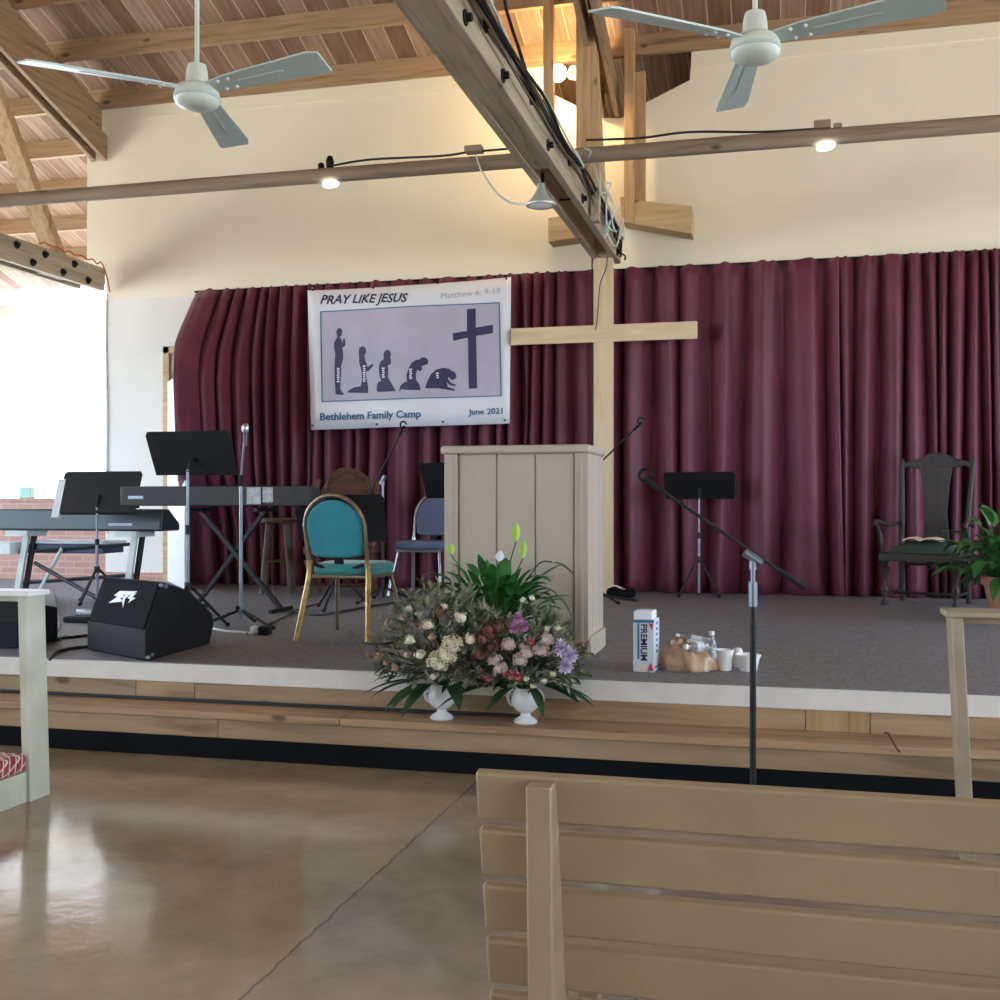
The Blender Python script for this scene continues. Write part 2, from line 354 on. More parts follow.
# plywood seam battens and lower white wall panel
b = MB(); b.bb(XL, ay(200, 400, YW).x+.6, YW-.012, YW, .48, 3.72); struct(b.build('wall_back_panel', M['white_wall'], origin=(0, 0, 0)))
b = MB(); b.bb(XL, ay(165, 500, YW).x, YW-.03, YW-.012, .46, .56); struct(b.build('baseboard_back', M['brick'], origin=(0, 0, 0)))
b = MB(); b.bb(XLU+.02, ay(548, 70, YW).x, YW-.018, YW, 5.79, 5.95); b.bb(ay(692, 70, YW).x, 8, YW-.018, YW, 5.79, 5.95); struct(b.build('trim_1', M['cream'], origin=(0, 0, 0)))
b = MB(); b.bb(-12, XL-.0, YW, YW+.12, 0, 1.38); b.bb(-12, XL, YW-.02, YW+.14, 1.38, 1.42); struct(b.build('wall_back_brick', M['brick'], origin=(0, 0, 0)))
b = MB(); b.prism([(XL, YW+.1, 0), (XL, 15, 0), (XL, 15, roofz(15)), (XL, YW+.1, roofz(YW+.1))], (.1, 0, 0)); struct(b.build('wall_lightblock_side', M['white_wall'], origin=(0, 0, 0)))  # unseen partition added up to the roof, keeps the wall notch dark
b = MB(); b.bb(XL, 8.1, 15, 15.1, 0, roofz(15)); struct(b.build('wall_lightblock_rear', M['raft'], origin=(0, 0, 0)))  # unseen backing added so sky light does not shine through the notch
for nm, x0, x1 in (('wall_left', -12.1, -12), ('wall_right', 8, 8.1)):
    b = MB(); b.bb(x0, x1, -9, 15, 0, 1.35); struct(b.build(nm, M['brick'], origin=(0, 0, 0)))
    b = MB(); b.prism([(x0, -9, 3.9), (x0, 15, 3.9), (x0, 15, roofz(15)), (x0, 2.8, roofz(2.8)), (x0, -9, roofz(-9))], (.1, 0, 0)); struct(b.build(nm+'_gable', M['cream'], origin=(0, 0, 0)))
b = MB(); b.bb(-12.1, 8.1, -9.1, -9, 0, roofz(-9)); struct(b.build('wall_rear', M['cream'], origin=(0, 0, 0)))
b = MB(); b.bb(8, 8.1, YW, 15, 1.35, 3.9); struct(b.build('wall_lightblock_end', M['white_wall'], origin=(0, 0, 0)))  # unseen filler added, closes the light-blocking space behind the back wall
# eave board and white porch soffit beyond the half wall
b = MB(); b.bb(-12.4, XL, 14.85, 14.95, 4.24, 4.44); struct(b.build('trim_2', M['white'], origin=(0, 0, 0)))
b = MB(); b.prism([(-12.6, 15.0, 4.22), (-12.6, 17.2, 3.75), (-12.6, 17.2, 3.79), (-12.6, 15.0, 4.26)], (XL+12.6, 0, 0)); struct(b.build('trim_4', M['white'], origin=(0, 0, 0)))
for i in range(6):
    x = -12.3+i*.75; b = MB(); b.prism([(x, 15.0, 4.07), (x, 17.1, 3.62), (x, 17.1, 3.76), (x, 15.0, 4.22)], (.05, 0, 0)); struct(b.build('trim_rafter_tail', M['trim'], origin=(x, 15, 4)))
# stage
b = MB(); b.bb(-12, 8, YS, YW, .11, S-.012); struct(b.build('floor_stage', M['riser2'], origin=(0, 0, 0)))
b = MB(); b.bb(-12, 8, YS-.015, YW, S-.012, S); struct(b.build('floor_carpet', M['carpet'], origin=(0, 0, 0)))
b = MB(); b.bb(-12, 8, YS-.035, YS, S-.105, S-.004); struct(b.build('trim_3', M['trim'], bev=.004, origin=(0, 0, 0)))
xs = [-12, -6.6, -3.55, -3.18, -1.2, 0.12, 0.42, 3.9, 8]
for i in range(8):
    b = MB(); b.bb(xs[i]+.002, xs[i+1]-.002, YS-.02, YS, ZT, S-.105); o = struct(b.build('trim_stage_riser', M[('riser2', 'riser2', 'riser', 'riser2', 'riser', 'pine_l2', 'riser', 'riser2')[i]], bev=.003, origin=(xs[i], 0, i*.37)))
xs = [-12, -5.2, -2.2, 1.9, 8]
for i in range(4):
    b = MB(); b.bb(xs[i]+.002, xs[i+1]-.002, YT, YS-.0, ZT-.04, ZT); struct(b.build('trim_step_tread', M['pine_x'], bev=.006, origin=(xs[i], 0, i*.7)))
xs = [-12, -5.6, -2.9, .98, 8]
for i in range(4):
    b = MB(); b.bb(xs[i]+.002, xs[i+1]-.002, YT+.02, YT+.05, .11, ZT-.04); struct(b.build('trim_step_riser', M['riser' if i % 2 else 'riser2'], bev=.003, origin=(xs[i], 0, i*.9)))
b = MB(); b.bb(-12, 8, YT+.05, YT+.09, 0, .2); struct(b.build('trim_kick_board', M['grill'], origin=(0, 0, 0)))
b = MB(); b.bb(-12, 8, YT+.02, YT+.05, 0, .108); struct(b.build('baseboard_stage', M['grill'], origin=(0, 0, 0)))

# ---------------------------------------------------------------- roof timbers
A = .76
plab = {0: 'roof purlin running along the very top of the cream back wall', -1: 'roof purlin, second up from the top of the cream back wall', -2: 'roof purlin, third up from the top of the cream back wall',
        1: 'outer roof purlin, highest one visible below the sloping rafter over the open bay', 2: 'outer roof purlin, second down over the open bay', 3: 'outer roof purlin, third down over the open bay', 4: 'outer roof purlin, lowest one over the open bay beside the eave'}
for k in range(-3, 5):
    y = YW-.06+k*A; x1 = 8 if k <= 0 else XL
    b = MB(); z = roofz(y)
    b.prism([(-12, y-.035, z-.20), (-12, y+.035, z-.20), (-12, y+.035, z-.012), (-12, y-.035, z+.008)], (x1+12, 0, 0))
    tag(b.build('roof_purlin', M['purlin'], origin=(0, y, z)), plab.get(k, 'roof purlin high above the tie beams, fourth up from the back wall'), 'purlin', 'roof purlins')

def truss(X, name, label, slot):
    t = thing(name, label, 'truss', (X, 11.2, 3.8))
    for sx in (-1, 1):
        b = MB(); b.bb(X+sx*.095-.03, X+sx*.095+.03, -5, 11.1 if sx < 0 else 11.28, 3.8, 4.06); b.build('tie_board', M['beam'], t, bev=.006)
        b = MB(); zb = 5.33
        b.prism([(X+sx*.075-.025, y, z) for y, z in ((11.36, zb), (11.36, zb+.28), (2.8, zb+.28+SL*8.56), (2.8, zb+SL*8.56))], (.05, 0, 0)); b.build('rafter', M['raft'], t)
    b = MB(); b.prism([(X-.03, y, z) for y, z in ((11.36, 5.61), (11.36, 5.94), (2.8, 5.94+SL*8.56), (2.8, 5.61+SL*8.56))], (.06, 0, 0)); b.build('upper_rafter', M['raft'], t)
    for y0, y1, dz in slot:
        b = MB(); b.bb(X-.066, X+.066, y0, y1, 3.8+dz, 4.04); b.build('spacer_block', M['beam'], t)
    b = MB(); b.prism([(X-.05, y, z) for y, z in ((11.3, 5.56), (10.4, 5.56+SL*.9), (10.4, 5.62+SL*.9), (11.3, 5.62))], (.1, 0, 0)); b.build('rafter_block', M['raft'], t)
    b = MB(); b.bar((X, 10.62, 3.95), (X, 9.2, 6.0), .1, .2, (1, 0, 0)) if X < -5 else b.bar((X, 6.2, 4.0), (X, 7.4, 6.9), .09, .1, (1, 0, 0)); b.build('web_strut', M['pine_z'], t)
    ys = [10.95, 10.7, 10.5, 10.2, 10.0, 9.75] if X < -5 else [11.0, 10.8, 9.0, 8.4, 7.6, 7.05, 6.3, 5.9, 5.5, 5.3]
    for i, y in enumerate(ys):
        z = 3.86+(.13 if i % 2 else 0)
        b = MB(); b.tube([(X+.12, y, z), (X+.165, y, z)], .022, 6); b.tube([(X+.124, y, z), (X+.135, y, z)], .042, 10); b.tube([(X-.14, y, z), (X+.13, y, z)], .008, 6); b.build('bolt', M['blackp'], t)
    return t
tl = truss(-7.66, 'roof_truss', 'bolted timber roof truss ending at the corner of the back wall by the open bay', [(10.3, 10.7, .02), (-4, 9.2, .02)])
tc_ = truss(-1.70, 'roof_truss', 'heavy bolted timber roof truss whose tie beam ends on top of the big cross', [(10.85, 11.08, 0), (6.6, 7.95, .008), (-4, 6.58, 0)])
# wall posts and ledges
def wallpost(x0, x1, y0, y1, Y, d, label, m='pine_z', slant=0):
    a = ay(x0, y0, Y); c = ay(x1, y1, Y); b = MB(); top = min(a.z, 6.2) if y0 > 0 else roofz(Y+d)-.01
    b.prism([(a.x, Y, c.z), (c.x+slant, Y, c.z), (c.x, Y, top), (a.x, Y, top)], (0, d, 0))
    return tag(b.build('timber_post', M[m], bev=.006), label, 'post')
wallpost(543, 553, 0, 122, 10.5, .1, 'slim timber post just before the glowing bulb')
wallpost(576, 592, 0, 207, 10.35, .16, 'thick timber post standing over the head of the cross', slant=.12)
wallpost(624, 634, 28, 222, 11.1, .09, 'pine post on the boxed ledge, the taller and paler of the touching pair')
wallpost(635, 645, 72, 208, 11.2, .09, 'pine post on the boxed ledge, the shorter of the touching pair')
def ledge(pts, label):
    b = MB(); b.prism([ay(x, y, 11.12) for x, y in pts], (0, .26, 0)); tag(b.build('ledge_board', M['pine_l'], bev=.005), label, 'board')
ledge([(548, 218), (574, 214), (590, 222), (575, 238), (548, 242)], 'short pine ledge board on the wall, the stub behind the tie beam')
ledge([(620, 196), (638, 200), (692, 206), (692, 234), (622, 222)], 'knotty pine ledge board carrying the pair of short posts')
# rails
YP = 8.65
def rail(x0, x1, label):
    b = MB(); b.prism([(x0, YP+.06*cos(a), 4.10+.062*sin(a)) for a in [i*pi/5+.2 for i in range(10)]], (x1-x0, 0, 0)); return tag(b.build('light_rail', M['pole'], smooth=50), label, 'rail', 'light rails')
rail(-12, -1.829, 'long weathered wooden rail running from the open bay to the central tie beam')
rail(-1.571, 8, 'long weathered wooden rail running from the central tie beam past the boxed ledge posts')

def railcable(pts, name, label, m='rubber', r=.009):
    b = MB(); b.tube(smoothpath(pts), r, 6); return tag(b.build(name, M[m], smooth=60), label, 'cable')
railcable([ay(332, 167, YP)+V(0, 0, .01), ay(370, 162, YP)+V(0, 0, .02), ay(440, 156, YP)+V(0, 0, .0), ay(470, 152, YP), ay(505, 149, YP), ay(527, 146, YP)], 'electric_cable', 'dark cable along the top of the rail beside the square junction box')
railcable([ay(586, 140, YP), ay(640, 138, YP), ay(690, 132, YP), ay(760, 132, YP), ay(815, 129, YP)], 'electric_cable', 'black cable along the top of the rail under the fan near the warm post')
p = ay(474, 151, YP); b = MB(); b.box(p+V(0, 0, .01), (.14, .1, .05)); tag(b.build('junction_box', M['pole'], bev=.005), 'square junction box on top of the rail next to the tie beam', 'box')
railcable([ay(476, 155, YP-.07), ay(482, 172, YP-.09), ay(496, 192, YP-.1), ay(512, 203, YP-.05), ay(532, 204, 8.35)], 'electric_cable', 'pale looping flex hanging from the junction box to the tin lamp', 'standgrey', .008)
def cfl(x, y, label, lens):
    c = ay(x, y, YP); t = thing('rail_lamp', label, 'lamp', (c.x, YP, 4.165))
    b = MB()
    if lens: b.box((c.x-.02, YP, 4.19), (.12, .07, .06)); b.box((c.x+.09, YP, 4.175), (.06, .05, .03))
    else: b.lathe([(.03, 4.155), (.035, 4.22), (.02, 4.26)], (c.x, YP, 0), 10); b.lathe([(.025, 4.155), (.028, 4.19), (.015, 4.21)], (c.x-.08, YP, 0), 10)
    b.build('lamp_mount', M['pole' if lens else 'blackp'], t, bev=.004)
    b = MB(); b.tube([(c.x+.006+.055*cos(a), YP+.055*sin(a), 4.037-.018*math.sin(a*.5)) for a in [i*2*pi/20 for i in range(20)]], .014, 8); b.build('bulb_ring', M['cfl'], t, smooth=80)
    b = MB(); b.lathe([(.02, 4.03), (.02, 4.055)], (c.x, YP, 0), 10); b.build('socket', M['blackp'], t)
cfl(330, 180, 'small lit curly lamp under the rail next to a black knob mount', False)
cfl(825, 146, 'small lit ring lamp under the rail with a square mount', True)
# bare bulb
c = ay(558, 73, 10.85); t = thing('light_bulb', 'bare glowing round bulb against the posts above the cross', 'light bulb', (c.x, 10.85, c.z))
b = MB(); b.ball(c, .085, 12); b.build('glass_globe', M['bulb'], t, smooth=80)
q = ay(577, 73, 11.07); b = MB(); b.tube([c+V(.05, .03, 0), (q.x-.04, 11.05, q.z)], .025, 10); b.tube([(q.x-.05, 11.04, q.z), (q.x-.01, 11.08, q.z)], .07, 14); b.build('socket', M['whitepaper'], t)
# tin lamp
c = az(541, 205, 3.75); c = ay(541, 206, 8.3)
t = thing('pendant_lamp', 'unlit flared tin lamp hanging under the tie beam', 'lamp', c)
b = MB(); b.lathe([(.115, 0), (.118, .012), (.07, .06), (.035, .12), (.03, .17)], c, 20); b.build('lamp_shade', M['tin'], t, smooth=50)
b = MB(); b.lathe([(.06, -.015), (.09, .0), (.05, .03)], c, 16); b.build('bulb', M['ceramic'], t, smooth=60)
b = MB(); b.lathe([(.024, .16), (.024, .25)], c, 10); b.build('socket', M['blackp'], t)
b = MB(); b.tube(smoothpath([c+V(0, 0, .24), c+V(.02, 0, .33), V(-1.74, 8.3, 4.0)]), .006, 6); b.build('hanging_wire', M['rubber'], t)
# cables along tie beam
bx = -1.70+.126
cl = ['thick dark cable along the face of the central tie beam, lowest of the bundle', 'pale grey cable along the central tie beam, brightest of the bundle', 'dark cable along the top edge of the central tie beam', 'thin brown cable sagging across the bolts of the central tie beam']
cl += ['pale flex wavering along the upper face of the central tie beam', 'black cable looping loosest under the bolts of the central tie beam']
for i in range(6):
    pts = []
    for k in range(9):
        y = 5.0+k*.72; pts.append((bx+.012+.012*i+.014*(k % 2), y, 4.045-.045*(i % 4)-.02*(i > 3)+(.018+.012*(i > 3))*sin(k*2.1+i*1.7)+(.03 if i == 2 else 0)))
    pts.append((bx+.02, 11.12, 3.94-.02*i))
    b = MB(); b.tube(smoothpath(pts, 4), (.018, .013, .016, .008, .009, .011)[i], 6)
    tag(b.build('beam_cable', M['standgrey' if i in (1, 4) else 'beamcable' if i in (0, 3) else 'rubber'], smooth=60), cl[i], 'cable', 'cables on the tie beam')
def axp(x, y, X):
    r = ray(x, y); return r*(X/r.x)+Vector((0, 0, H))
b = MB(); pts = [V(-1.62, 6.05, roofz(6.05)-.02), V(-1.62, 6.1, 6.2), V(-1.62, 6.25, 4.9)]+[axp(x, y, -1.62) for x, y in ((504, -5), (510, 22), (518, 46), (525, 68), (535, 98), (546, 117))]
b.tube(smoothpath(pts), .012, 6); tag(b.build('drop_cable', M['rubber'], smooth=60), 'black cable dropping from the roof onto the tie beam', 'cable')
b = MB(); b.bb(bx+.03, bx+.09, 9.3, 9.4, 3.75, 3.98); tag(b.build('cleat_block', M['beam']), 'small wooden cleat hung among the tangled cables on the tie beam', 'block')
r2 = random.Random(3); pts = []
for k in range(36):
    pts.append((bx+.05+r2.uniform(-.02, .12), 8.3+k*.066+r2.uniform(-.16, .16), 4.10-k*.007+r2.uniform(-.18, .14)))
b = MB(); b.tube(smoothpath(pts, 4), .008, 5); tag(b.build('cable_tangle', M['standgrey'], smooth=60), 'tangle of pale cable ends where the rail meets the tie beam', 'cable')
pts = [(bx+.05+r2.uniform(-.02, .06), 10.2+k*.06+r2.uniform(-.08, .08), 4.0-k*.012+r2.uniform(-.07, .07)) for k in range(16)]
b = MB(); b.tube(smoothpath(pts, 4), .009, 5); tag(b.build('cable_tangle', M['rubber'], smooth=60), 'tangle of dark cable ends near the foot of the tie beam above the cross', 'cable')
# orange cord on the outer truss
pts = [(-7.53, 10.1+k*.085, 4.075+.04*abs(sin(k*1.3))) for k in range(14)]+[(-7.52, 11.3, 3.95), (-7.52, 11.35, 3.8)]
b = MB(); b.tube(smoothpath(pts, 4), .008, 5); tag(b.build('extension_cord', M['orange'], smooth=60), 'red cord coiled along the tie beam at the wall corner', 'cord')
pts = [(XL+.03, YW-.02, 3.78), (XL+.02, YW-.02, 3.2), (XL+.035, YW-.02, 2.4), (XL+.03, YW-.02, 1.7), (XL+.035, YW-.02, 1.0)]
b = MB(); b.tube(smoothpath(pts), .007, 5); tag(b.build('wall_cord', M['greytext'], smooth=60), 'thin cord running down the edge of the white wall panel by the open bay', 'cord')

# ---------------------------------------------------------------- fans
def fan(x, y, base, label):
    c = az(x, y, 3.2); t = thing('ceiling_fan', label, 'ceiling fan', c, YAW, 'ceiling fans')
    b = MB(); b.lathe([(.0, -.082), (.04, -.080), (.082, -.068), (.098, -.05), (.100, -.02), (.094, .0), (.094, .008), (.085, .016), (.0, .02)], n=32); b.build('motor_housing', M['fanw'], t, world=False, smooth=40)
    b = MB(); b.lathe([(.100, -.040), (.103, -.038), (.103, -.028), (.100, -.026)], n=32); b.build('trim_ring', M['fanb'], t, world=False, smooth=40)
    b = MB(); b.lathe([(.052, .015), (.046, .09), (.040, .115), (.0, .118)], n=24); b.build('canopy', M['fanw'], t, world=False, smooth=40)
    zt = roofz(c.y)-c.z+.01
    b = MB(); b.tube([(0, 0, .11), (0, 0, zt)], .0105, 12); b.build('down_rod', M['fanw'], t, world=False, smooth=60)
    for k in range(3):
        a = R(base+120*k); Mx = Matrix.Rotation(a, 3, 'Z'); Mt = Mx @ Matrix.Rotation(R(-13), 3, 'X')
        b = MB()
        b.prism([Mt @ V(*q) for q in ((.08, -.035, 0), (.2, -.052, 0), (.68, -.075, -.012), (.735, -.06, -.014), (.71, .07, -.014), (.68, .075, -.012), (.2, .052, 0), (.08, .035, 0))], Mt @ V(0, 0, .008))
        bl = b.build('blade', M['fanb'], t, world=False)
        b = MB(); b.prism([Mt @ V(*q) for q in ((.24, -.006, -.004), (.5, -.006, -.010), (.5, .006, -.010), (.24, .006, -.004))], Mt @ V(0, 0, .006)); b.build('stiffening_rib', M['fanb'], bl, world=False)
        for (u, v) in ((.155, -.03), (.155, .03), (.215, -.03), (.215, .03)):
            b = MB(); b.ball(Mt @ V(u, v, -.003), .008, 6); b.build('rivet', M['whitepaper'], bl, world=False)
fan(197, 91, 90, 'three-bladed ceiling fan hanging above the electric pianos and the near piano stand')
fan(755, 42, 86, 'three-bladed ceiling fan hanging closest to the pine posts on the boxed ledge')

# ---------------------------------------------------------------- curtains
def curtain(name, label, X0, X1, ztop, Yc, amp, freq, seed, edge=None, zb=S+.005, ruffle=True):
    r = random.Random(seed); nu = int(abs(X1-X0)/.014); nv = 26
    ph = [0]; f = freq
    for i in range(nu):
        f += r.uniform(-1, 1)*freq*.22; f = max(freq*.4, min(freq*1.8, f)); ph.append(ph[-1]+f*.014*2*pi)
    ampx = [r.uniform(.45, 1) for _ in range(nu//12+3)]
    def g(u, v):
        i = u*nu; i0 = int(round(i)); t = 1-v  # v=1 bottom -> t 0
        p = ph[min(i0, nu)]; q = i/12; k = int(q); a = ampx[k]*(1-q+k)+ampx[k+1]*(q-k)
        x = X0+(X1-X0)*u
        s_ = sin(p+.35*sin(p))+.28*sin(2.1*p+1.3)*(1-v)**5+.34*sin(.47*p+seed+v*1.4)
        top = (1-v)**6
        rg = abs(sin(p/2+.3*sin(.31*p+seed)+.25*v*sin(.7*p)))**1.15; y = Yc-amp*(.45+.55*a)*(.6+.4*v)*(rg*1.05+.10*s_); x += (.05*sin(.21*p+seed)+.02*sin(.5*p))*v
        y += top*.012*sin(p*3.1)
        z = ztop+(zb-ztop)*v+(.007*sin(p*2.3)*top if ruffle else 0)
        x += .02*sin(p*.5+v*3)*v
        if edge: x, y, z = edge(u, v, x, y, z, p)
        return (x, y, z)
    b = MB(); b.grid(g, nu, nv)
    o = b.build(name, M['curtain'], smooth=80, solid=.006); return tag(o, label, 'curtain', 'stage curtains')
ZC = 3.745; YC = 11.36
xa = ay(197, 292, YC).x; xb = ay(316, 300, YC).x; xc = ay(600, 300, YC).x; xd = ay(838, 300, YC).x
DRP = (YC-az(188, 590, S).y)/.72+.05
def drape(u, v, x, y, z, p):
    zz = 1-v
    # edge swings out over the door frame and hangs lower folds
    e = ay(197, 292, YC).x*0
    left = [(0, 197), (.1, 187), (.22, 175), (.35, 173), (.6, 176), (.8, 184), (1, 188)]
    for (a, xa_), (c_, xb_) in zip(left, left[1:]):
        if a <= v <= c_: lx = xa_+(xb_-xa_)*(v-a)/(c_-a); break
    sag = sin(pi*min(1, v*1.6))*.10*(1-u)
    bm_ = 1 if v < .55 else max(0, 1-(v-.55)/.25); bm_ = bm_*bm_*(3-2*bm_); y = y-(.10+DRP*bm_)*max(0, 1-u*1.6)**1.5*min(1, v*3.2)+.05*sin(10*v+8*u)*(1-u)*(v > .05)*min(1, 6*v)*(1-v)
    lX = ay(lx, 400, y).x; x = lX+(xb-lX)*u**(1-.15*v)
    return (x, y, z+.02*sin(u*20)*(v)*(1-v))
curtain('stage_curtain', 'burgundy curtain pulled aside over the door frame, next to the banner', xa, xb, ZC, YC, .24, 4.4, 3, drape)
curtain('stage_curtain', 'burgundy curtain hanging behind the white banner and the lectern', xb-.02, xc, ZC, YC, .24, 4.4, 5)
curtain('stage_curtain', 'burgundy curtain between the cross and the tall split in the cloth, behind the boom microphone', xc+.02, xd, ZC, YC, .25, 4.0, 11)
curtain('stage_curtain', 'burgundy curtain with many tight folds behind the dark carved armchair', xd-.03, 3.6, ZC, YC, .25, 6.2, 21)
b = MB(); b.tube([(xa, YW-.09, ZC+.0), (3.7, YW-.09, ZC+.0)], .012, 8); tag(b.build('curtain_rod', M['black']), 'thin dark curtain wire along the top of the burgundy curtains', 'curtain rod')
# door and its frame
dx0 = ay(165, 400, YW).x; dx1 = dx0+.9
zd = ay(165, 347, YW).z
b = MB(); b.bb(dx0, dx0+.08, YW-.05, YW, S, zd); b.bb(dx1, dx1+.08, YW-.05, YW, S, zd); b.bb(dx0, dx1+.08, YW-.05, YW, zd-.08, zd); struct(b.build('door_1_frame', M['pine_l'], bev=.005, origin=(0, 0, 0)))
p0 = V(dx0+.09, YW-.03, 0); p1 = az(188, 590, S)
b = MB(); d = (p1-p0); d.z = 0; n_ = V(d.y, -d.x, 0).normalized()*.035
b.prism([V(p0.x, p0.y, S+.01), V(p1.x, p1.y, S+.01), V(p1.x, p1.y, S+.01)+n_, V(p0.x, p0.y, S+.01)+n_], (0, 0, zd-.42-S)); od = struct(b.build('door_1', M['white'], origin=(0, 0, 0)))
WL[od.name] = (V(0, 0, 0), 0)
q = p0+d*.7; z = ay(180, 478, q.y).z
b = MB(); b.box((q.x, q.y, z), (.05, .12, .07)); b.build('latch', M['bronze'], od, world=False)

# ---------------------------------------------------------------- cross
YX = 10.96
a = ay(593.5, 250, YX); c = ay(612.5, 250, YX); k = thing('wooden_cross', 'tall pale wooden cross standing before the burgundy curtains', 'cross', ((a.x+c.x)/2, YX, S))
b = MB(); b.bb(a.x, c.x, YX, YX+.09, S, 3.8); b.build('upright', M['cross'], k, bev=.004)
e0 = ay(511, 337, YX); e1 = ay(697.5, 331, YX); b = MB(); zc_ = ay(603, 333.5, YX).z
b.bb(e0.x, e1.x, YX-.012, YX, zc_-.085, zc_+.085); b.build('crossbar', M['cross_x'], k, bev=.003)
b = MB(); b.tube(smoothpath([ay(608, 250, YX-.03), ay(606, 268, YX-.03), ay(600, 285, YX-.02), ay(597, 320, YX-.03), ay(595.0, 330, YX-.03)]), .005, 5); tag(b.build('thin_wire', M['rubber']), 'thin wire hanging down the upright of the cross', 'wire')
b = MB(); b.tube(smoothpath([ay(592.2, 245, YX), ay(592, 300, YX), ay(592.3, 420, YX), ay(592, 600, YX+.02)]), .008, 5); tag(b.build('cross_cable', M['rubber']), 'black cable running down beside the edge of the cross', 'cable')

# ---------------------------------------------------------------- banner
YB = 11.0
TL, TR, BR, BL = [ay(x, y, YB) for x, y in ((307.5, 290.5), (511, 277), (509.5, 423.5), (311, 430))]
def bpos(px, py, off=0.0):
    p = ay(px, py, YB); s_ = (px-308)/203
    return V(p.x, YB-.02*sin(pi*s_)-off+.012*sin(2*pi*s_*1.5), p.z)
def bq(u, v):
    t = Vector(TL).lerp(TR, u); b_ = Vector(BL).lerp(BR, u); p = t.lerp(b_, v)
    p.z -= .022*sin(pi*u)*(1-v) ; return p
def bsurf(u, v):
    p = bq(u, v); p.y = YB-.02*sin(pi*u)+.012*sin(2*pi*u*1.5); return p
ban = thing('banner', 'white vinyl banner with praying silhouettes and a dark cross, hung on the curtain', 'banner', (TL+TR)/2)
b = MB(); b.grid(bsurf, 30, 10); b.build('vinyl_sheet', M['vinyl'], ban, smooth=80, solid=-.004)
def Z(zx, zy): return (290+zx/4.1667, 260+zy/4.1667)
def flat(pts, name, m, off, label=None):
    b = MB(); b.prism([bpos(*Z(x, y), off) for x, y in pts], (0, -.0025, 0)); o = b.build(name, M[m], ban)
    return o
def strip(P, n=10):
    out = []
    for (x0, y0), (x1, y1) in zip(P, P[1:]+P[:1]): out += [(x0+(x1-x0)*i/n, y0+(y1-y0)*i/n) for i in range(n)]
    return out
b = MB(); Q = [(128, 216), (872, 178), (880, 566), (135, 590)]
def pic(u, v):
    x = Q[0][0]*(1-u)*(1-v)+Q[1][0]*u*(1-v)+Q[2][0]*u*v+Q[3][0]*(1-u)*v; y = Q[0][1]*(1-u)*(1-v)+Q[1][1]*u*(1-v)+Q[2][1]*u*v+Q[3][1]*(1-u)*v
    return bpos(*Z(x, y), .004)
b.grid(pic, 20, 4); b.build('picture_field', M['lavender'], ban)
for pa, pb in zip(Q, Q[1:]+Q[:1]):
    b = MB(); pts = [bpos(*Z(pa[0]+(pb[0]-pa[0])*i/12, pa[1]+(pb[1]-pa[1])*i/12), .007) for i in range(13)]; b.tube(pts, .007, 4); b.build('picture_border', M['tealtext'], ban)
figs = [
 [(193, 300), (200, 285), (212, 284), (218, 296), (216, 312), (208, 320), (215, 335), (222, 348), (222, 330), (228, 325), (232, 345), (230, 358), (218, 365), (222, 385), (222, 410), (214, 440), (212, 490), (210, 535), (214, 548), (226, 556), (222, 562), (192, 561), (190, 552), (187, 500), (186, 450), (188, 415), (190, 390), (184, 370), (184, 345), (194, 328), (198, 318)],
 [(288, 385), (291, 366), (304, 360), (317, 366), (320, 385), (312, 399), (314, 412), (320, 430), (326, 446), (348, 432), (350, 440), (328, 466), (318, 462), (322, 500), (328, 530), (328, 555), (240, 553), (243, 545), (270, 530), (296, 527), (302, 500), (300, 462), (290, 430), (290, 405)],
 [(394, 390), (404, 377), (418, 378), (426, 392), (422, 408), (426, 420), (424, 436), (412, 440), (414, 460), (412, 490), (430, 520), (446, 548), (400, 550), (385, 550), (372, 552), (364, 545), (366, 520), (374, 508), (384, 505), (376, 480), (374, 445), (380, 425), (394, 415)],
 [(500, 450), (510, 432), (530, 418), (545, 416), (552, 408), (570, 408), (581, 420), (578, 434), (566, 440), (552, 444), (556, 456), (546, 466), (534, 458), (530, 478), (530, 500), (544, 520), (549, 542), (540, 543), (500, 543), (470, 540), (458, 550), (465, 525), (480, 512), (492, 508), (490, 480)],
 [(568, 530), (580, 500), (592, 476), (612, 458), (640, 450), (664, 454), (676, 462), (690, 470), (696, 486), (688, 498), (674, 500), (664, 488), (660, 495), (672, 512), (692, 520), (690, 526), (668, 522), (655, 510), (660, 530), (690, 540), (688, 546), (650, 540), (620, 536), (570, 536)]]
for f_ in figs: flat(f_, 'praying_figure', 'navy', .005)
flat([(738, 206), (774, 202), (774, 282), (846, 270), (846, 305), (776, 317), (780, 535), (746, 537), (742, 324), (682, 338), (680, 306), (738, 296)], 'printed_cross', 'navy', .005)
for (x, y0, y1) in ((202, 450, 518), (312, 440, 520), (393, 450, 500), (508, 455, 505), (618, 470, 505)):
    n = int((y1-y0)/9)
    for k_ in range(n):
        y = y0+k_*9; flat([(x-6, y), (x+6-(k_ % 2)*3, y), (x+5, y+6), (x-6+(k_ % 3)*2, y+6)], 'small_print', 'vinyl', .008)
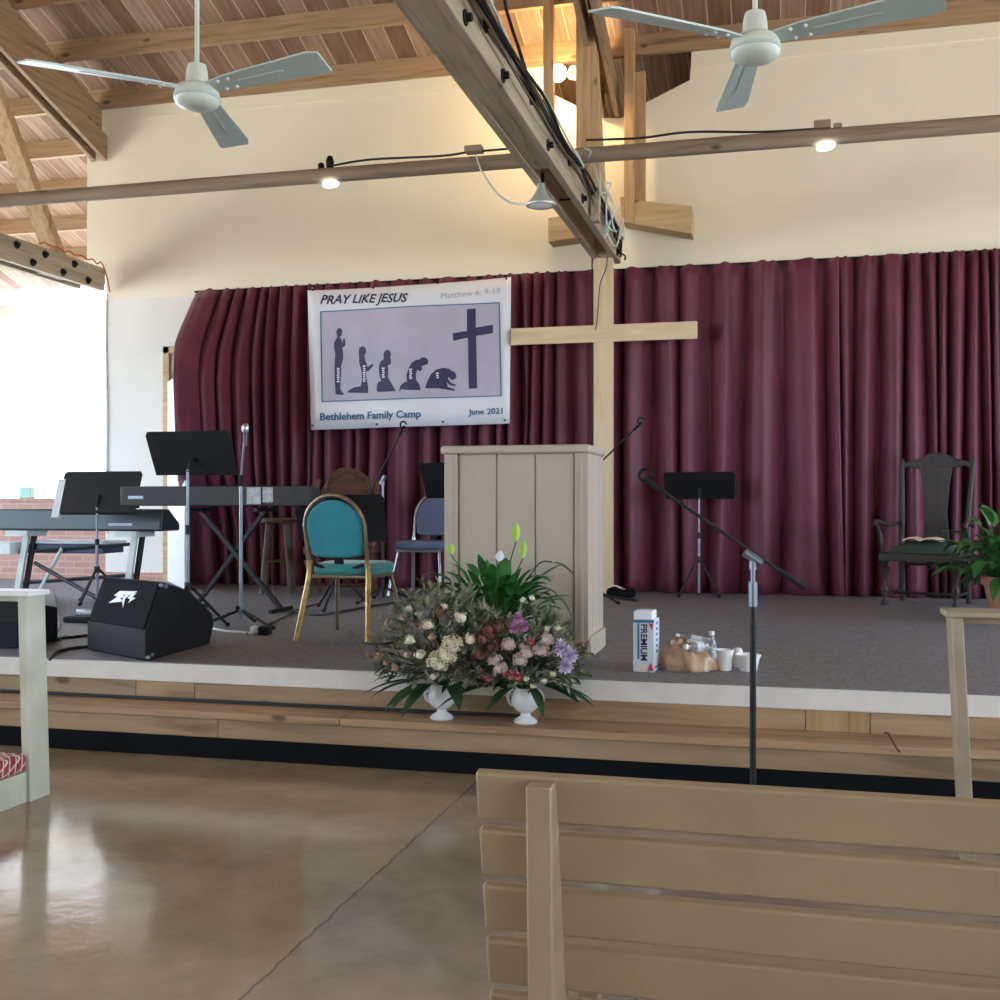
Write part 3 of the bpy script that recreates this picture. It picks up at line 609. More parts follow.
def text(txt, pos, height, mname, parent, name, shear=0, off=0.0, align='LEFT', sx=1, wob=0):
    cu = bpy.data.curves.new('lettering', 'FONT'); cu.body = txt; cu.size = 1; cu.shear = shear; cu.offset = off; cu.align_x = align; cu.resolution_u = 3
    o = bpy.data.objects.new('lettering', cu); COL.objects.link(o)
    bpy.context.view_layer.update()
    me = bpy.data.meshes.new_from_object(o.evaluated_get(bpy.context.evaluated_depsgraph_get()))
    bpy.data.objects.remove(o); b = MB(); b.b.from_mesh(me)
    W = max(v.co.x for v in b.b.verts)-min(v.co.x for v in b.b.verts)
    for v in b.b.verts:
        x, y = v.co.x, v.co.y
        if wob: y += wob*sin(x*9)*.5; x += wob*sin(y*7)
        v.co = pos(x*sx, y)
    r = bmesh.ops.extrude_face_region(b.b, geom=list(b.b.faces)); nv = [g for g in r['geom'] if isinstance(g, bmesh.types.BMVert)]
    return b, nv, me
def btext(txt, x0, y0, x1, y1, h, m, name, shear=0, off=0.0, wob=0):
    """baseline from (x0,y0) to (x1,y1) in the banner close-up, cap height h"""
    cu = bpy.data.curves.new('lettering', 'FONT'); cu.body = txt; cu.size = 1; cu.shear = shear; cu.offset = off; cu.resolution_u = 3
    o = bpy.data.objects.new('lettering', cu); COL.objects.link(o); bpy.context.view_layer.update()
    me = bpy.data.meshes.new_from_object(o.evaluated_get(bpy.context.evaluated_depsgraph_get())); bpy.data.objects.remove(o)
    b = MB(); b.b.from_mesh(me); xs = [v.co.x for v in b.b.verts]; lo, hi = min(xs), max(xs)
    for v in b.b.verts:
        t = (v.co.x-lo)/(hi-lo); y = v.co.y+(wob*sin(t*37) if wob else 0)
        v.co = bpos(*Z(x0+(x1-x0)*t, y0+(y1-y0)*t-y*h/.7), .006)
    r = bmesh.ops.extrude_face_region(b.b, geom=list(b.b.faces))
    bmesh.ops.translate(b.b, verts=[g for g in r['geom'] if isinstance(g, bmesh.types.BMVert)], vec=(0, -.0015, 0))
    return b.build(name, M[m], ban)
btext('PRAY LIKE JESUS', 126, 183, 497, 176, 36, 'navytext', 'title_lettering', .35, .018, .03)
btext('Matthew 6: 9-13', 632, 163, 874, 138, 24, 'greytext', 'verse_lettering', .0, .0)
btext('Bethlehem Family Camp', 126, 668, 550, 656, 30, 'tealtext', 'camp_lettering', 0, .022)
btext('June 2021', 744, 645, 886, 640, 24, 'tealtext', 'date_lettering', 0, .016)
for x, y in ((95, 125), (350, 118), (620, 98), (902, 78), (95, 690), (365, 685), (640, 675), (895, 668)):
    b = MB(); p = bpos(*Z(x, y), .003); b.tube([p, p+V(0, -.006, 0)], .011, 8); b.build('grommet', M['blackp'], ban)

# ---------------------------------------------------------------- lectern
lx0, lx1, ly0, ly1, lz = -1.945, -1.075, 6.36, 6.92, 1.70
le = thing('lectern', 'large beige panelled wooden lectern on the stage behind the flowers', 'lectern', ((lx0+lx1)/2, 6.66, S))
b = MB(); b.bb(lx0+.02, lx1-.02, ly0+.02, ly1, S, lz-.045); b.build('carcass', M['lect'], le)
bw = (lx1-lx0-.17)/3
for i in range(3):
    b = MB(); x = lx0+.085+i*bw; b.bb(x+.004, x+bw-.004, ly0+.005, ly0+.02, S, lz-.05); b.build('front_board', M['lect'], le, bev=.004)
for x in (lx0, lx1-.08):
    b = MB(); b.bb(x, x+.08, ly0-.01, ly0+.02, S, lz-.05); b.bb(x+.028, x+.052, ly0-.016, ly0-.01, S+.02, lz-.06); b.build('corner_stile', M['lect'], le, bev=.004)
for i in range(4):
    b = MB(); y = ly0+.03+i*.14; b.bb(lx1-.02, lx1-.005, y, y+.13, S, lz-.05); b.build('side_board', M['lect'], le, bev=.004)
b = MB(); b.bb(lx1-.02, lx1+.012, ly0+.02, ly1+.01, S, S+.12); b.build('plinth', M['lect'], le, bev=.005)
b = MB(); b.bb(lx0-.02, lx1+.012, ly0-.03, ly1+.01, lz-.05, lz); b.build('top_board', M['lect'], le, bev=.016, seg=3)

# ---------------------------------------------------------------- chairs
def banquet(label, loc, rz, fab, seatfab, rear, front, name='banquet_chair'):
    t = thing(name, label, 'chair', loc, rz)
    sh = []
    for i in range(28):
        a = 2*pi*i/28; x = cos(a); y = sin(a); e = .45
        px = math.copysign(abs(x)**e, x)*(.235 if y > 0 else .21); py = math.copysign(abs(y)**e, y)*.235
        sh.append((px, py+.03, .405))
    b = MB(); b.prism(sh, (0, 0, .075)); b.build('seat', seatfab, t, world=False, bev=.03, seg=4)
    def arch(x):  # back outline
        return x
    def bp(x, z): return V(x, -.195-.11*(z-.45)/.47, z)
    out = [(.0, .52)]; pts = []
    for i in range(25):
        a = pi*i/24; pts.append((.19*cos(a), .70+.175*sin(a)))
    pts = [(.165, .53), (.18, .60)]+pts+[(-.18, .60), (-.165, .53), (-.08, .518), (.08, .518)]
    b = MB(); b.prism([bp(x, z)+V(0, -.02, 0) for x, z in pts], (0, .045, 0)); b.build('backrest', fab, t, world=False, bev=.015, seg=3)
    fr = [bp(.2, .44)]+[bp(.205*cos(pi*i/24), .70+.205*sin(pi*i/24)) for i in range(25)]+[bp(-.2, .44)]
    b = MB(); b.tube(smoothpath(fr, 2), .0135, 10); b.build('back_frame', M['bronze'] if rear is M['gold'] else M['chrome'], t, world=False, smooth=80)
    for sx in (-1, 1):
        b = MB(); b.tube(smoothpath([bp(sx*.2, .50), V(sx*.205, -.2, .40), V(sx*.225, -.25, .2), V(sx*.245, -.3, 0)], 4), .019, 10); b.build('leg', rear, t, world=False, smooth=80)
        b = MB(); b.tube(smoothpath([V(sx*.19, .19, .41), V(sx*.2, .22, .36), V(sx*.225, .27, .18), V(sx*.245, .32, 0)], 4), .0135, 10); b.build('leg', front, t, world=False, smooth=80)
    b = MB(); b.tube([(-.2, -.19, .395), (.2, -.19, .395), (.2, .22, .395), (-.2, .22, .395), (-.2, -.19, .395)], .012, 8); b.build('seat_frame', front, t, world=False)
    b = MB(); b.bar((0, -.17, .44), (0, -.205, .53), .06, .012, (0, 1, 0)); b.build('back_bracket', M['blackp'], t, world=False)
    b = MB(); b.tube(smoothpath([(-.17, -.2, .475), (-.08, -.19, .45), (.08, -.19, .45), (.17, -.2, .475)], 4), .012, 8); b.build('back_rail', M['blackp'], t, world=False)
    return t
tc2 = banquet('teal padded banquet chair with worn gold legs, back to the hall', (-2.795, 6.99, S), -.02, M['teal'], M['tealseat'], M['gold'], M['bronze']); tc2.scale = (1.02, 1.06, 1.05)
p = az(417, 596, S)
bc = banquet('blue-grey padded chair with chrome legs partly behind the lectern', (p.x, p.y+.30, S), pi-.04, M['blue'], M['blue'], M['chrome'], M['chrome']); bc.scale = (1.1, 1.1, 1.1)

def throne(label, loc, rz, m, hgt, round_back, name='carved_armchair'):
    t = thing(name, label, 'armchair', loc, rz)    # front at -y
    sw, sd, sz = .31, .28, .46
    b = MB(); b.bb(-sw, sw, -sd, sd, sz-.07, sz+.0); b.build('seat', m, t, world=False, bev=.008)
    for sx in (-1, 1):
        b = MB(); b.lathe([(.026, 0), (.03, .03), (.018, .05), (.02, .1), (.03, .12), (.03, .15), (.017, .17), (.02, .25), (.038, .30), (.045, .33), (.022, .345), (.03, .37), (.03, .42)], (sx*(sw-.04), -sd+.04, 0), 14); b.build('leg', m, t, world=False, smooth=50)
        b = MB(); b.tube([V(sx*(sw-.05), sd-.03+.05, 0), V(sx*(sw-.05), sd-.03, .45)], .022, 8); b.build('leg', m, t, world=False, smooth=60)
        b = MB(); b.tube(smoothpath([V(sx*(sw-.05), sd-.03, .42), V(sx*(sw-.05), sd, .8), V(sx*(sw-.03), sd+.06, hgt-.12), V(sx*(sw-.05), sd+.07, hgt-.06)]), .021, 8); b.build('back_post', m, t, world=False, smooth=60)
        b = MB(); b.tube(smoothpath([V(sx*(sw-.03), sd, .72), V(sx*(sw+.02), .1, .70), V(sx*(sw+.03), -.12, .73), V(sx*(sw+.04), -.24, .73), V(sx*(sw+.03), -.28, .69)]), [.018]*12+[.022]*13, 8); b.build('arm', m, t, world=False, smooth=60)
        b = MB(); b.tube(smoothpath([V(sx*(sw+.03), -.22, .71), V(sx*(sw+.01), -.17, .60), V(sx*(sw-.02), -.2, .46)]), .017, 8); b.build('arm_support', m, t, world=False, smooth=60)
        b = MB(); b.tube([V(sx*(sw-.05), -sd+.05, .10), V(sx*(sw-.05), sd, .10)], .014, 8); b.build('stretcher', m, t, world=False)
    b = MB(); b.tube([V(-sw+.05, -.05, .10), V(sw-.05, -.05, .10)], .014, 8); b.build('stretcher', m, t, world=False)
    b = MB(); b.tube([V(-sw+.05, sd, .34), V(sw-.05, sd, .34)], .014, 8); b.build('stretcher', m, t, world=False)
    y0 = sd+.05
    if round_back:
        pts = []
        for i in range(33):
            a = pi*i/32; k = 1+.02*sin(6*a); pts.append((-.27*cos(a)*k, .82+.38*sin(a)*k))
        b = MB(); b.prism([V(x, y0, z) for x, z in pts], (0, .035, 0)); b.build('back_panel', m, t, world=False, bev=.008)
        for s_ in (-1, 1):
            b = MB(); b.tube(smoothpath([V(s_*.03, y0-.004, 1.17), V(s_*.1, y0-.012, 1.1), V(s_*.17, y0-.008, 1.09), V(s_*.2, y0-.012, 1.0), V(s_*.14, y0-.008, .96)]), .012, 6); b.build('carved_scroll', M['stool'], t, world=False, smooth=60)
    else:
        top = [(-sw+.03, hgt-.16), (-sw+.03, hgt-.09), (-.2, hgt-.07), (-.13, hgt-.05), (-.06, hgt-.005), (0, hgt), (.06, hgt-.005), (.13, hgt-.05), (.2, hgt-.07), (sw-.03, hgt-.09), (sw-.03, hgt-.16), (.22, hgt-.12), (.13, hgt-.15), (-.13, hgt-.15), (-.22, hgt-.12)]
        b = MB(); b.prism([V(x, y0, z) for x, z in top], (0, .035, 0)); b.build('crest_rail', m, t, world=False, bev=.006)
        sp = [(-.13, hgt-.13), (-.105, hgt-.3), (-.085, .8), (-.10, .62), (-.12, .46), (.12, .46), (.10, .62), (.085, .8), (.105, hgt-.3), (.13, hgt-.13)]
        b = MB(); b.prism([V(x, y0-.02-.00*z, z) for x, z in sp], (0, .022, 0)); b.build('back_splat', m, t, world=False, bev=.004)
    return t
q0 = az(888, 605, S); q1 = az(953, 604, S); ang = math.atan2(q1.y-q0.y, q1.x-q0.x)
ANG = -.36; cc = q0+Matrix.Rotation(ANG, 3, 'Z') @ V(.27, .24, 0)
dch = throne('dark carved wooden armchair with tall splat back and green cushion by the plant', (cc.x, cc.y, S), ANG, M['darkwood'], 1.36, False); dch.scale = (1.1, 1.05, 1)
Mr = Matrix.Rotation(ANG, 3, 'Z')
def dc(x, y, z): return V(cc.x, cc.y, 0)+Mr @ V(x, y, 0)+V(0, 0, z)
b = MB()
b.grid(lambda u, v: dc(-.27+.54*u+0, -.26+.50*v, S+.463+.105*(sin(pi*min(1, max(0, u)))**.35)*(sin(pi*v)**.35)), 16, 16); b.bb(0, 0.001, 0, .001, 0, .001) if False else None
o = tag(b.build('seat_cushion', M['green_cush'], smooth=80), 'dark green cushion on the seat of the dark armchair', 'cushion')
t = thing('open_book', 'open tan papers lying on the green chair cushion', 'book', dc(0, -.1, S+.57))
b = MB(); b.grid(lambda u, v: dc(-.16+.15*u, -.20+.2*v, S+.575+.035*u*(1-u)*3), 6, 2); b.build('page_block', M['paper'], t, solid=.012)
b = MB(); b.grid(lambda u, v: dc(-.01+.18*u, -.22+.2*v, S+.575+.035*u*(1-u)*3), 6, 2); b.build('page_block', M['paper'], t, solid=.012)
p = az(343, 595, S)
rc = throne('reddish brown wooden chair with carved rounded back behind the teal chair', (p.x, p.y, S), .25, M['brownwood'], 1.14, True); rc.scale = (1.08, 1.05, 1.05)
# stool
p = az(278, 593, S); t = thing('wooden_stool', 'tall dark wooden stool behind the near electric piano', 'stool', (p.x, p.y, S), .3)
b = MB(); b.lathe([(.17, .70), (.18, .715), (.18, .735), (.165, .75)]); b.build('seat', M['stool'], t, world=False, smooth=40)
for i in range(4):
    a = pi/4+i*pi/2; b = MB(); b.tube([V(.12*cos(a), .12*sin(a), .71), V(.2*cos(a), .2*sin(a), 0)], .024, 8); b.build('leg', M['stool'], t, world=False, smooth=60)
    a2 = a+pi/2; b = MB(); b.tube([V(.165*cos(a), .165*sin(a), .32), V(.165*cos(a2), .165*sin(a2), .32)], .012, 8); b.build('rung', M['stool'], t, world=False)

# ---------------------------------------------------------------- music stands
def tripod(t, h, r, m, n=3, a0=.3, th=.011):
    for i in range(n):
        a = a0+i*2*pi/n; b = MB(); b.tube([V(.02*cos(a), .02*sin(a), h), V(r*cos(a), r*sin(a), .012)], th, 8); lg = b.build('leg', m, t, world=False, smooth=60)
        b = MB(); b.tube([V(r*cos(a)*.96, r*sin(a)*.96, .022), V(r*cos(a)*1.04, r*sin(a)*1.04, .012)], .0155, 8); b.build('rubber_foot', M['blackp'], lg, world=False)
def music_stand(label, loc, rz, zdesk, wd, hd, tilt, pole='greymetal', a0=.5, rr=.28, spread=.30):
    t = thing('music_stand', label, 'music stand', loc, rz, None)
    b = MB(); b.tube([V(0, 0, .04), V(0, 0, zdesk*.62)], .0145, 10); b.build('lower_pole', M[pole], t, world=False, smooth=60)
    b = MB(); b.tube([V(0, 0, zdesk*.6), V(0, 0, zdesk-.02)], .0105, 10); b.build('upper_pole', M[pole], t, world=False, smooth=60)
    b = MB(); b.tube([V(0, 0, zdesk*.58), V(0, 0, zdesk*.64)], .021, 10); b.build('clutch', M['black'], t, world=False, smooth=60)
    tripod(t, spread, rr, M['black'], 3, a0)
    b = MB(); b.tube([V(0, 0, spread-.03), V(0, 0, spread+.03)], .026, 10); b.build('hub', M['black'], t, world=False, smooth=60)
    Mt = Matrix.Rotation(-tilt, 3, 'X'); c = V(0, .02, zdesk)   # desk leans: top towards -y
    pts = [V(-wd/2+.012, 0, -hd/2), V(wd/2-.012, 0, -hd/2), V(wd/2, 0, hd/2-.03), V(wd/2-.02, 0, hd/2), V(-wd/2+.02, 0, hd/2), V(-wd/2, 0, hd/2-.03)]
    Mt = Matrix.Rotation(tilt, 3, 'X')
    b = MB(); b.prism([Mt @ q+c+V(0, .03, .1) for q in pts], Mt @ V(0, .006, 0)); b.build('desk', M['black'], t, world=False)
    b = MB(); b.prism([Mt @ q+c+V(0, .03, .1) for q in (V(-wd/2+.012, 0, -hd/2), V(wd/2-.012, 0, -hd/2), V(wd/2-.012, .055, -hd/2), V(-wd/2+.012, .055, -hd/2))], Mt @ V(0, 0, .006)); b.build('ledge', M['black'], t, world=False)
    b = MB(); b.tube([V(0, 0, zdesk-.04), c+V(0, .03, .1)+Mt @ V(0, -.005, -.03)], .016, 8); b.build('tilt_bracket', M['blackp'], t, world=False)
    return t
def zat(x, ypix, P): # height of pixel row above stage at a ground point
    d = -P.x*sn+P.y*cs; return H+(HZ-ypix)*d/F-S
p = az(188, 628, S); music_stand('black music stand with wide desk standing before the near electric piano', p, 0, zat(0, 467, p), .68, .34, .42)
p = az(97, 603, S); music_stand('black music stand holding papers before the piano by the open bay', p, .1, zat(0, 503, p), .76, .40, -.35)
zz = zat(0, 510, p); b = MB(); b.box((p.x-.392, p.y+.01, S+zz+.1), (.07, .05, .37), Matrix.Rotation(.1, 3, 'Z') @ Matrix.Rotation(-.35, 3, 'X')); tag(b.build('paper_stack', M['whitepaper']), 'pale sheaf of papers at the edge of the music stand by the open bay', 'paper')
p = az(338, 609, S); music_stand('black music stand directly behind the teal chair', p, 0, zat(0, 530, p), .82, .42, .3)
p = az(452, 606, S); music_stand('black music stand peeking out beside the top of the lectern', p, 0, zat(0, 492, p), .58, .36, .55)
p = az(699, 597, S); music_stand('black music stand on thin tripod before the curtain near the boom microphone', p, 0, zat(0, 496, p), .68, .30, .55, rr=.22, spread=.36, a0=-.45)

# ---------------------------------------------------------------- microphone stands
def mic_head(t, p, d):
    d = Vector(d).normalized(); b = MB(); b.tube([p-d*.10, p-d*.02, p], [.013, .017, .02], 10); b.build('microphone_body', M['greymetal'], t)
    b = MB(); b.tube([p, p+d*.02, p+d*.045, p+d*.06], [.023, .027, .024, .012], 12); b.build('microphone_grille', M['chrome'], t, smooth=60)
p = az(241, 627, S); t = thing('microphone_stand', 'straight silver microphone stand before the near electric piano', 'microphone stand', p)
tripod(t, .12, .32, M['black'], 3, -.35)
hz_ = zat(0, 478, p)
b = MB(); b.tube([p+V(0, 0, .04), p+V(0, 0, hz_)], .0135, 10); b.build('lower_pole', M['greymetal'], t, smooth=60)
tp = ay(245, 437, p.y-.05); b = MB(); b.tube([p+V(0, 0, hz_-.02), tp], .009, 10); b.build('upper_pole', M['greymetal'], t, smooth=60)
b = MB(); b.tube([p+V(0, 0, hz_-.06), p+V(0, 0, hz_+.02)], .02, 10); b.build('clutch', M['blackp'], t, smooth=60)
b = MB(); b.tube([p+V(-.035, -.01, .14), p+V(.0, 0, .14)], .014, 8); b.build('knob', M['blackp'], t)
mic_head(t, ay(245.5, 432, p.y-.06), (.1, -.2, 1))
def boom(label, p, pclamp, ptip, ptail, pole_m='greymetal', mic=True, round_base=False, a0=.2, weight=False):
    t = thing('boom_microphone_stand', label, 'microphone stand', p)
    if round_base:
        b = MB(); b.lathe([(.0, 0), (.16, 0), (.16, .015), (.13, .028), (.03, .04), (.02, .07)], p, 32); b.build('base', M['black'], t, smooth=40)
    else: tripod(t, .13, .32, M['black'], 3, a0)
    mid = p.lerp(pclamp, .86 if round_base else .55)
    b = MB(); b.tube([p+V(0, 0, .04), mid], .0145, 10); b.build('lower_pole', M['black'], t, smooth=60)
    b = MB(); b.tube([mid-V(0, 0, .03), pclamp], .0105, 10); b.build('upper_pole', M[pole_m], t, smooth=60)
    b = MB(); b.tube([mid-V(0, 0, .06), mid+V(0, 0, .05)], .02, 10); b.build('clutch', M['greymetal'], t, smooth=60)
    d = (ptip-ptail).normalized(); b = MB(); b.tube([ptail, ptip], .008, 8); b.build('boom_arm', M['black'], t, smooth=60)
    b = MB(); b.tube([pclamp-d*.045, pclamp+d*.045], .02, 10); b.tube([pclamp-V(0, 0, .05), pclamp], .017, 10); b.build('boom_clamp', M['greymetal'], t, smooth=60)
    if weight: b = MB(); b.tube([ptail, ptail+d*.14], .0125, 10); b.build('counterweight', M['blackp'], t, smooth=60)
    if mic:
        b = MB(); b.tube([ptip-d*.09, ptip+d*.01], .013, 8); b.build('arm_end', M['blackp'], t)
        k = ptip+V(-.0, -.01, .02); b = MB(); b.tube([k+V(.028*cos(a), -.01, .028*sin(a)) for a in [i*2*pi/14 for i in range(13)]], .008, 6); b.build('microphone_clip', M['blackp'], t, smooth=60)
    return t
p = V(-.125, 5.08, 0); pc = ay(753, 558, 5.08)
boom('black boom microphone stand standing on the floor before the stage steps', V(pc.x, 5.08, 0), pc, ay(646, 480, 5.02), ay(805, 588, 5.12), round_base=True, weight=True)
p = az(383, 602, S); pc = ay(382, 480, p.y)
boom('black boom microphone stand reaching up to the lower edge of the banner', p, V(p.x, p.y, pc.z), ay(404, 427, p.y-.03), ay(366, 500, p.y+.02), a0=.1)
p = az(592, 602, S); pc = ay(590, 474, p.y)
boom('black boom microphone stand hidden behind the lectern with only its arm raised', p, V(p.x, p.y, pc.z), ay(641, 423, p.y-.03), ay(560, 502, p.y+.02), a0=-.6)

# ---------------------------------------------------------------- electric pianos
p = az(245, 613, S); yk = p.y+.05; kd = -ay(120, 500, yk)+ay(318, 500, yk)
zk0, zk1 = ay(200, 506, yk).z, ay(200, 486, yk).z
x0, x1 = ay(120, 500, yk).x, ay(310, 500, yk).x
t = thing('electric_piano', 'long grey stage piano on a crossed stand, taped with silver tape', 'electric piano', ((x0+x1)/2, yk+.15, zk0))
b = MB(); b.prism([(x0, yk, zk0), (x0, yk+.32, zk0), (x0, yk+.32, zk0+.06), (x0, yk+.16, zk1-.01), (x0, yk, zk1)], (x1-x0, 0, 0)); b.build('case', M['kbd'], t, bev=.012)
b = MB(); b.bb(x0+.08, x1-.08, yk+.17, yk+.31, zk0+.062, zk0+.085); b.build('keybed', M['ceramic'], t)
b = MB(); b.bb(x0+.08, x0+.22, yk-.003, yk, zk0+.06, zk0+.085); b.build('name_plate', M['greymetal'], t)
for a_, c_ in ((247, 261), (263, 273)):
    xa_, xb_ = ay(a_, 490, yk).x, ay(c_, 490, yk).x; b = MB(); b.bb(xa_, xb_, yk-.006, yk, zk0+(.015 if a_ < 250 else .03), zk1-.012); b.build('silver_tape', M['silver'], t)
for xx in (x0+.12, x1-.12):
    b = MB(); b.bb(xx-.03, xx+.03, yk+.02, yk+.06, zk0-.02, zk0); b.build('foot', M['blackp'], t)
xs_ = thing('keyboard_stand', 'black crossed metal stand under the grey stage piano', 'keyboard stand', ((x0+x1)/2, yk+.15, S))
for i, (pa, pb) in enumerate((((200, 508), (281, 621)), ((266, 508), (196, 614)))):
    A_ = ay(pa[0], pa[1], yk+.14+.03*i); B_ = ay(pb[0], pb[1], yk+.14+.03*i); B_.z = S+.025; A_.z = zk0-.032
    b = MB(); b.bar(A_, B_, .03, .045, (0, 1, 0)); b.build('leg', M['black'], xs_)
    b = MB(); b.bar(A_+V(0, -.2, 0), A_+V(0, .2, 0), .035, .03); b.build('support_arm', M['black'], xs_)
    b = MB(); b.bar(B_+V(0, -.2, -.01), B_+V(0, .2, -.01), .03, .03); b.build('base_foot', M['black'], xs_)
# piano by the open bay
p = az(128, 600, S); yk = p.y+.05
x0, x1 = ay(-30, 520, yk).x, ay(161, 520, yk).x; zk0, zk1 = ay(100, 531, yk).z, ay(100, 509, yk).z
t = thing('electric_piano', 'dark electric piano on a pale angled stand by the open bay', 'electric piano', ((x0+x1)/2, yk+.15, zk0))
b = MB(); b.prism([(x0, yk, zk0), (x0, yk+.34, zk0), (x0, yk+.34, zk0+.07), (x0, yk+.15, zk1), (x0, yk+.02, zk1)], (x1-x0, 0, 0)); b.build('case', M['kbd2'], t, bev=.02, seg=3)
b = MB(); b.bb(x0+.1, x1-.1, yk+.17, yk+.33, zk0+.072, zk0+.1); b.build('keybed', M['ceramic'], t)
b = MB(); b.bb(x1-.55, x1-.30, yk-.004, yk+.02, zk0+.05, zk0+.075); b.build('name_plate', M['greymetal'], t)
ks = thing('keyboard_stand', 'pale and black angled stand under the dark piano by the open bay', 'keyboard stand', ((x0+x1)/2, yk+.15, S))
for px0, px1 in ((28, 18), (136, 127)):
    A_ = ay(px0, 541, yk+.12); A_.z = zk0-.05; B_ = ay(px1, 598, yk+.1); B_.z = S
    b = MB(); b.bar(A_+V(0, -.02, 0), B_+V(0, -.02, 0), .06, .03, (0, 1, 0)); b.build('leg', M['standgrey'], ks)
    b = MB(); b.bar(A_+V(.05, .03, 0), B_+V(.05, .03, 0), .045, .03, (0, 1, 0)); b.build('leg_tube', M['black'], ks)
    b = MB(); b.bb(A_.x-.14, A_.x+.10, yk-.03, yk+.28, zk0-.055, zk0-.002); b.build('support_arm', M['standgrey'], ks)
    b = MB(); b.bar(B_+V(0, -.22, .025), B_+V(0, .25, .025), .05, .05); b.build('base_foot', M['black'], ks)
for y_, r_ in ((547, .016), (578, .018)):
    A_ = ay(20, y_+5, yk+.14); B_ = ay(133, y_-3, yk+.14); b = MB(); b.tube([A_, B_], r_, 8); b.build('cross_bar', M['black'], ks)
A_ = ay(35, 563, yk+.1); B_ = ay(96, 612, yk-.2); B_.z = S+.03; b = MB(); b.tube([A_, B_], .02, 8); b.build('brace', M['black'], ks)
A_ = ay(62, 548, yk+.13); B_ = ay(40, 590, yk+.13); b = MB(); b.tube([A_, B_], .018, 8); b.build('brace', M['standgrey'], ks)
# blue case lying across the cross bar level
A_ = ay(30, 548, yk+.2); B_ = ay(106, 545, yk+.2); b = MB(); b.bb(A_.x, B_.x, yk+.16, yk+.5, A_.z-.045, A_.z+.045); tt = thing('keyboard_case', 'flat blue case with white top lying on the stand by the open bay', 'case', (A_.x, yk+.3, A_.z))
b.build('case_body', M['case'], tt, bev=.01)
b = MB(); b.bb(A_.x-.01, B_.x+.02, yk+.15, yk+.52, A_.z+.045, A_.z+.075); b.build('case_top', M['whitepaper'], tt, bev=.01)
b = MB(); A_ = ay(-12, 548, yk+.1); B_ = ay(17, 540, yk+.1); b.bb(A_.x, B_.x, yk, yk+.3, A_.z-.06, A_.z+.06); tag(b.build('mixer_box', M['whitepaper'], bev=.01), 'pale equipment box at the outer end of the piano stand', 'box')
# ---------------------------------------------------------------- monitors
P0 = az(87, 650, S); P1 = az(146, 661.5, S); P2 = az(214, 643, S)
ex = (P0-P1); sd = (P2-P1).normalized(); wl = (P2-P1).length
t = thing('floor_monitor', 'black wedge stage monitor with white lightning emblem near the stage edge', 'speaker', (P1+P0)/2)
def wq(a, z): return P1+sd*(a*wl)+V(0, 0, z)
prof = [(0, 0), (.0, .17), (.22, .44), (.62, .36), (.98, .19), (1.0, .12), (.93, 0)]
b = MB(); b.prism([wq(*q) for q in prof], ex); b.build('cabinet', M['blackp'], t, bev=.012)
nrm = (wq(0, .17)-wq(.22, .44)).cross(ex).normalized()
if nrm.y > 0: nrm = -nrm
def gp(u, v, off): return wq(0, .17).lerp(wq(.22, .44), v)+ex*u+nrm*off
b = MB(); b.prism([gp(u, v, .001) for u, v in ((.03, .03), (.97, .03), (.97, .97), (.03, .97))], nrm*.008); b.build('grille', M['grill'], t, bev=.004)
nf = -sd; nf.z = 0
lg = [(.35, .38), (.52, .70), (.45, .70), (.42, .80), (.80, .86), (.72, .70), (.86, .60), (.73, .55), (.82, .40), (.68, .44), (.62, .30), (.58, .52)]
lg = [(.70, .30), (.52, .70), (.62, .70), (.66, .84), (.22, .80), (.36, .66), (.20, .58), (.33, .55), (.36, .34), (.42, .52), (.50, .40), (.52, .56)]
def ez(x, y): return gp(.52-(x-.5)*.40, .34+.40*y, .0095)
b = MB()
for pl in ([(0, .25), (.30, .62), (.12, .66), (.30, .92), (1, 1), (.86, .80), (.45, .76), (.62, .62), (.40, .58), (.56, .40)], [(.56, .76), (.74, .79), (.62, .55), (.66, .10), (.52, .48)], [(.80, .80), (1.0, .90), (.88, .68), (1.02, .66), (.80, .36), (.84, .58), (.72, .60)]):
    b.prism([ez(*q) for q in pl], nrm*.003)
b.build('emblem', M['logo'], t)
for (a_, z_) in ((.02, .02), (.07, .03), (.2, .42), (.26, .41)):
    b = MB(); b.ball(wq(a_, z_)-ex.normalized()*.004, .014, 8); b.build('corner_cap', M['greymetal'], t)
q = az(-2, 648, S)
b = MB(); b.prism([V(-.35, 0, 0), V(-.35, 0, .16), V(-.35, .12, .28), V(-.35, .40, .22), V(-.35, .40, 0)], (.49, 0, 0)); 
for v in b.b.verts: v.co = v.co+q
tag(b.build('floor_monitor', M['blackp'], bev=.01), 'black speaker box behind the white post of the cushioned pew', 'speaker')

# ---------------------------------------------------------------- cables and small floor things on stage
def fcable(pts, label, r=.006, m='rubber', name='floor_cable', z=S):
    P_ = [az(x, y, z)+V(0, 0, r) for x, y in pts]; b = MB(); b.tube(smoothpath(P_), r, 6); return tag(b.build(name, M[m], smooth=60), label, 'cable')
fcable([(88, 648), (70, 650), (56, 654), (50, 661)], 'black cable from the wedge monitor towards the stage edge', .009)
fcable([(50, 641), (90, 636), (120, 630)], 'black cable on the carpet behind the wedge monitor', .009)
fcable([(205, 628), (225, 632), (250, 634)], 'white cable on the carpet ending at a white plug', .008, 'whitepaper')
fcable([(247, 634), (275, 622), (300, 610), (318, 604)], 'dark cable from the white plug to the teal chair')
fcable([(296, 613), (320, 616), (345, 612), (380, 606), (420, 600)], 'black cable crossing the carpet behind the teal chair', .010)
fcable([(272, 585), (275, 600), (279, 612)], 'thin pale cable under the near electric piano', .005, 'greytext')
fcable([(350, 632), (362, 643), (385, 645), (400, 640)], 'dark cable by the feet of the teal chair beside the flowers', .007)
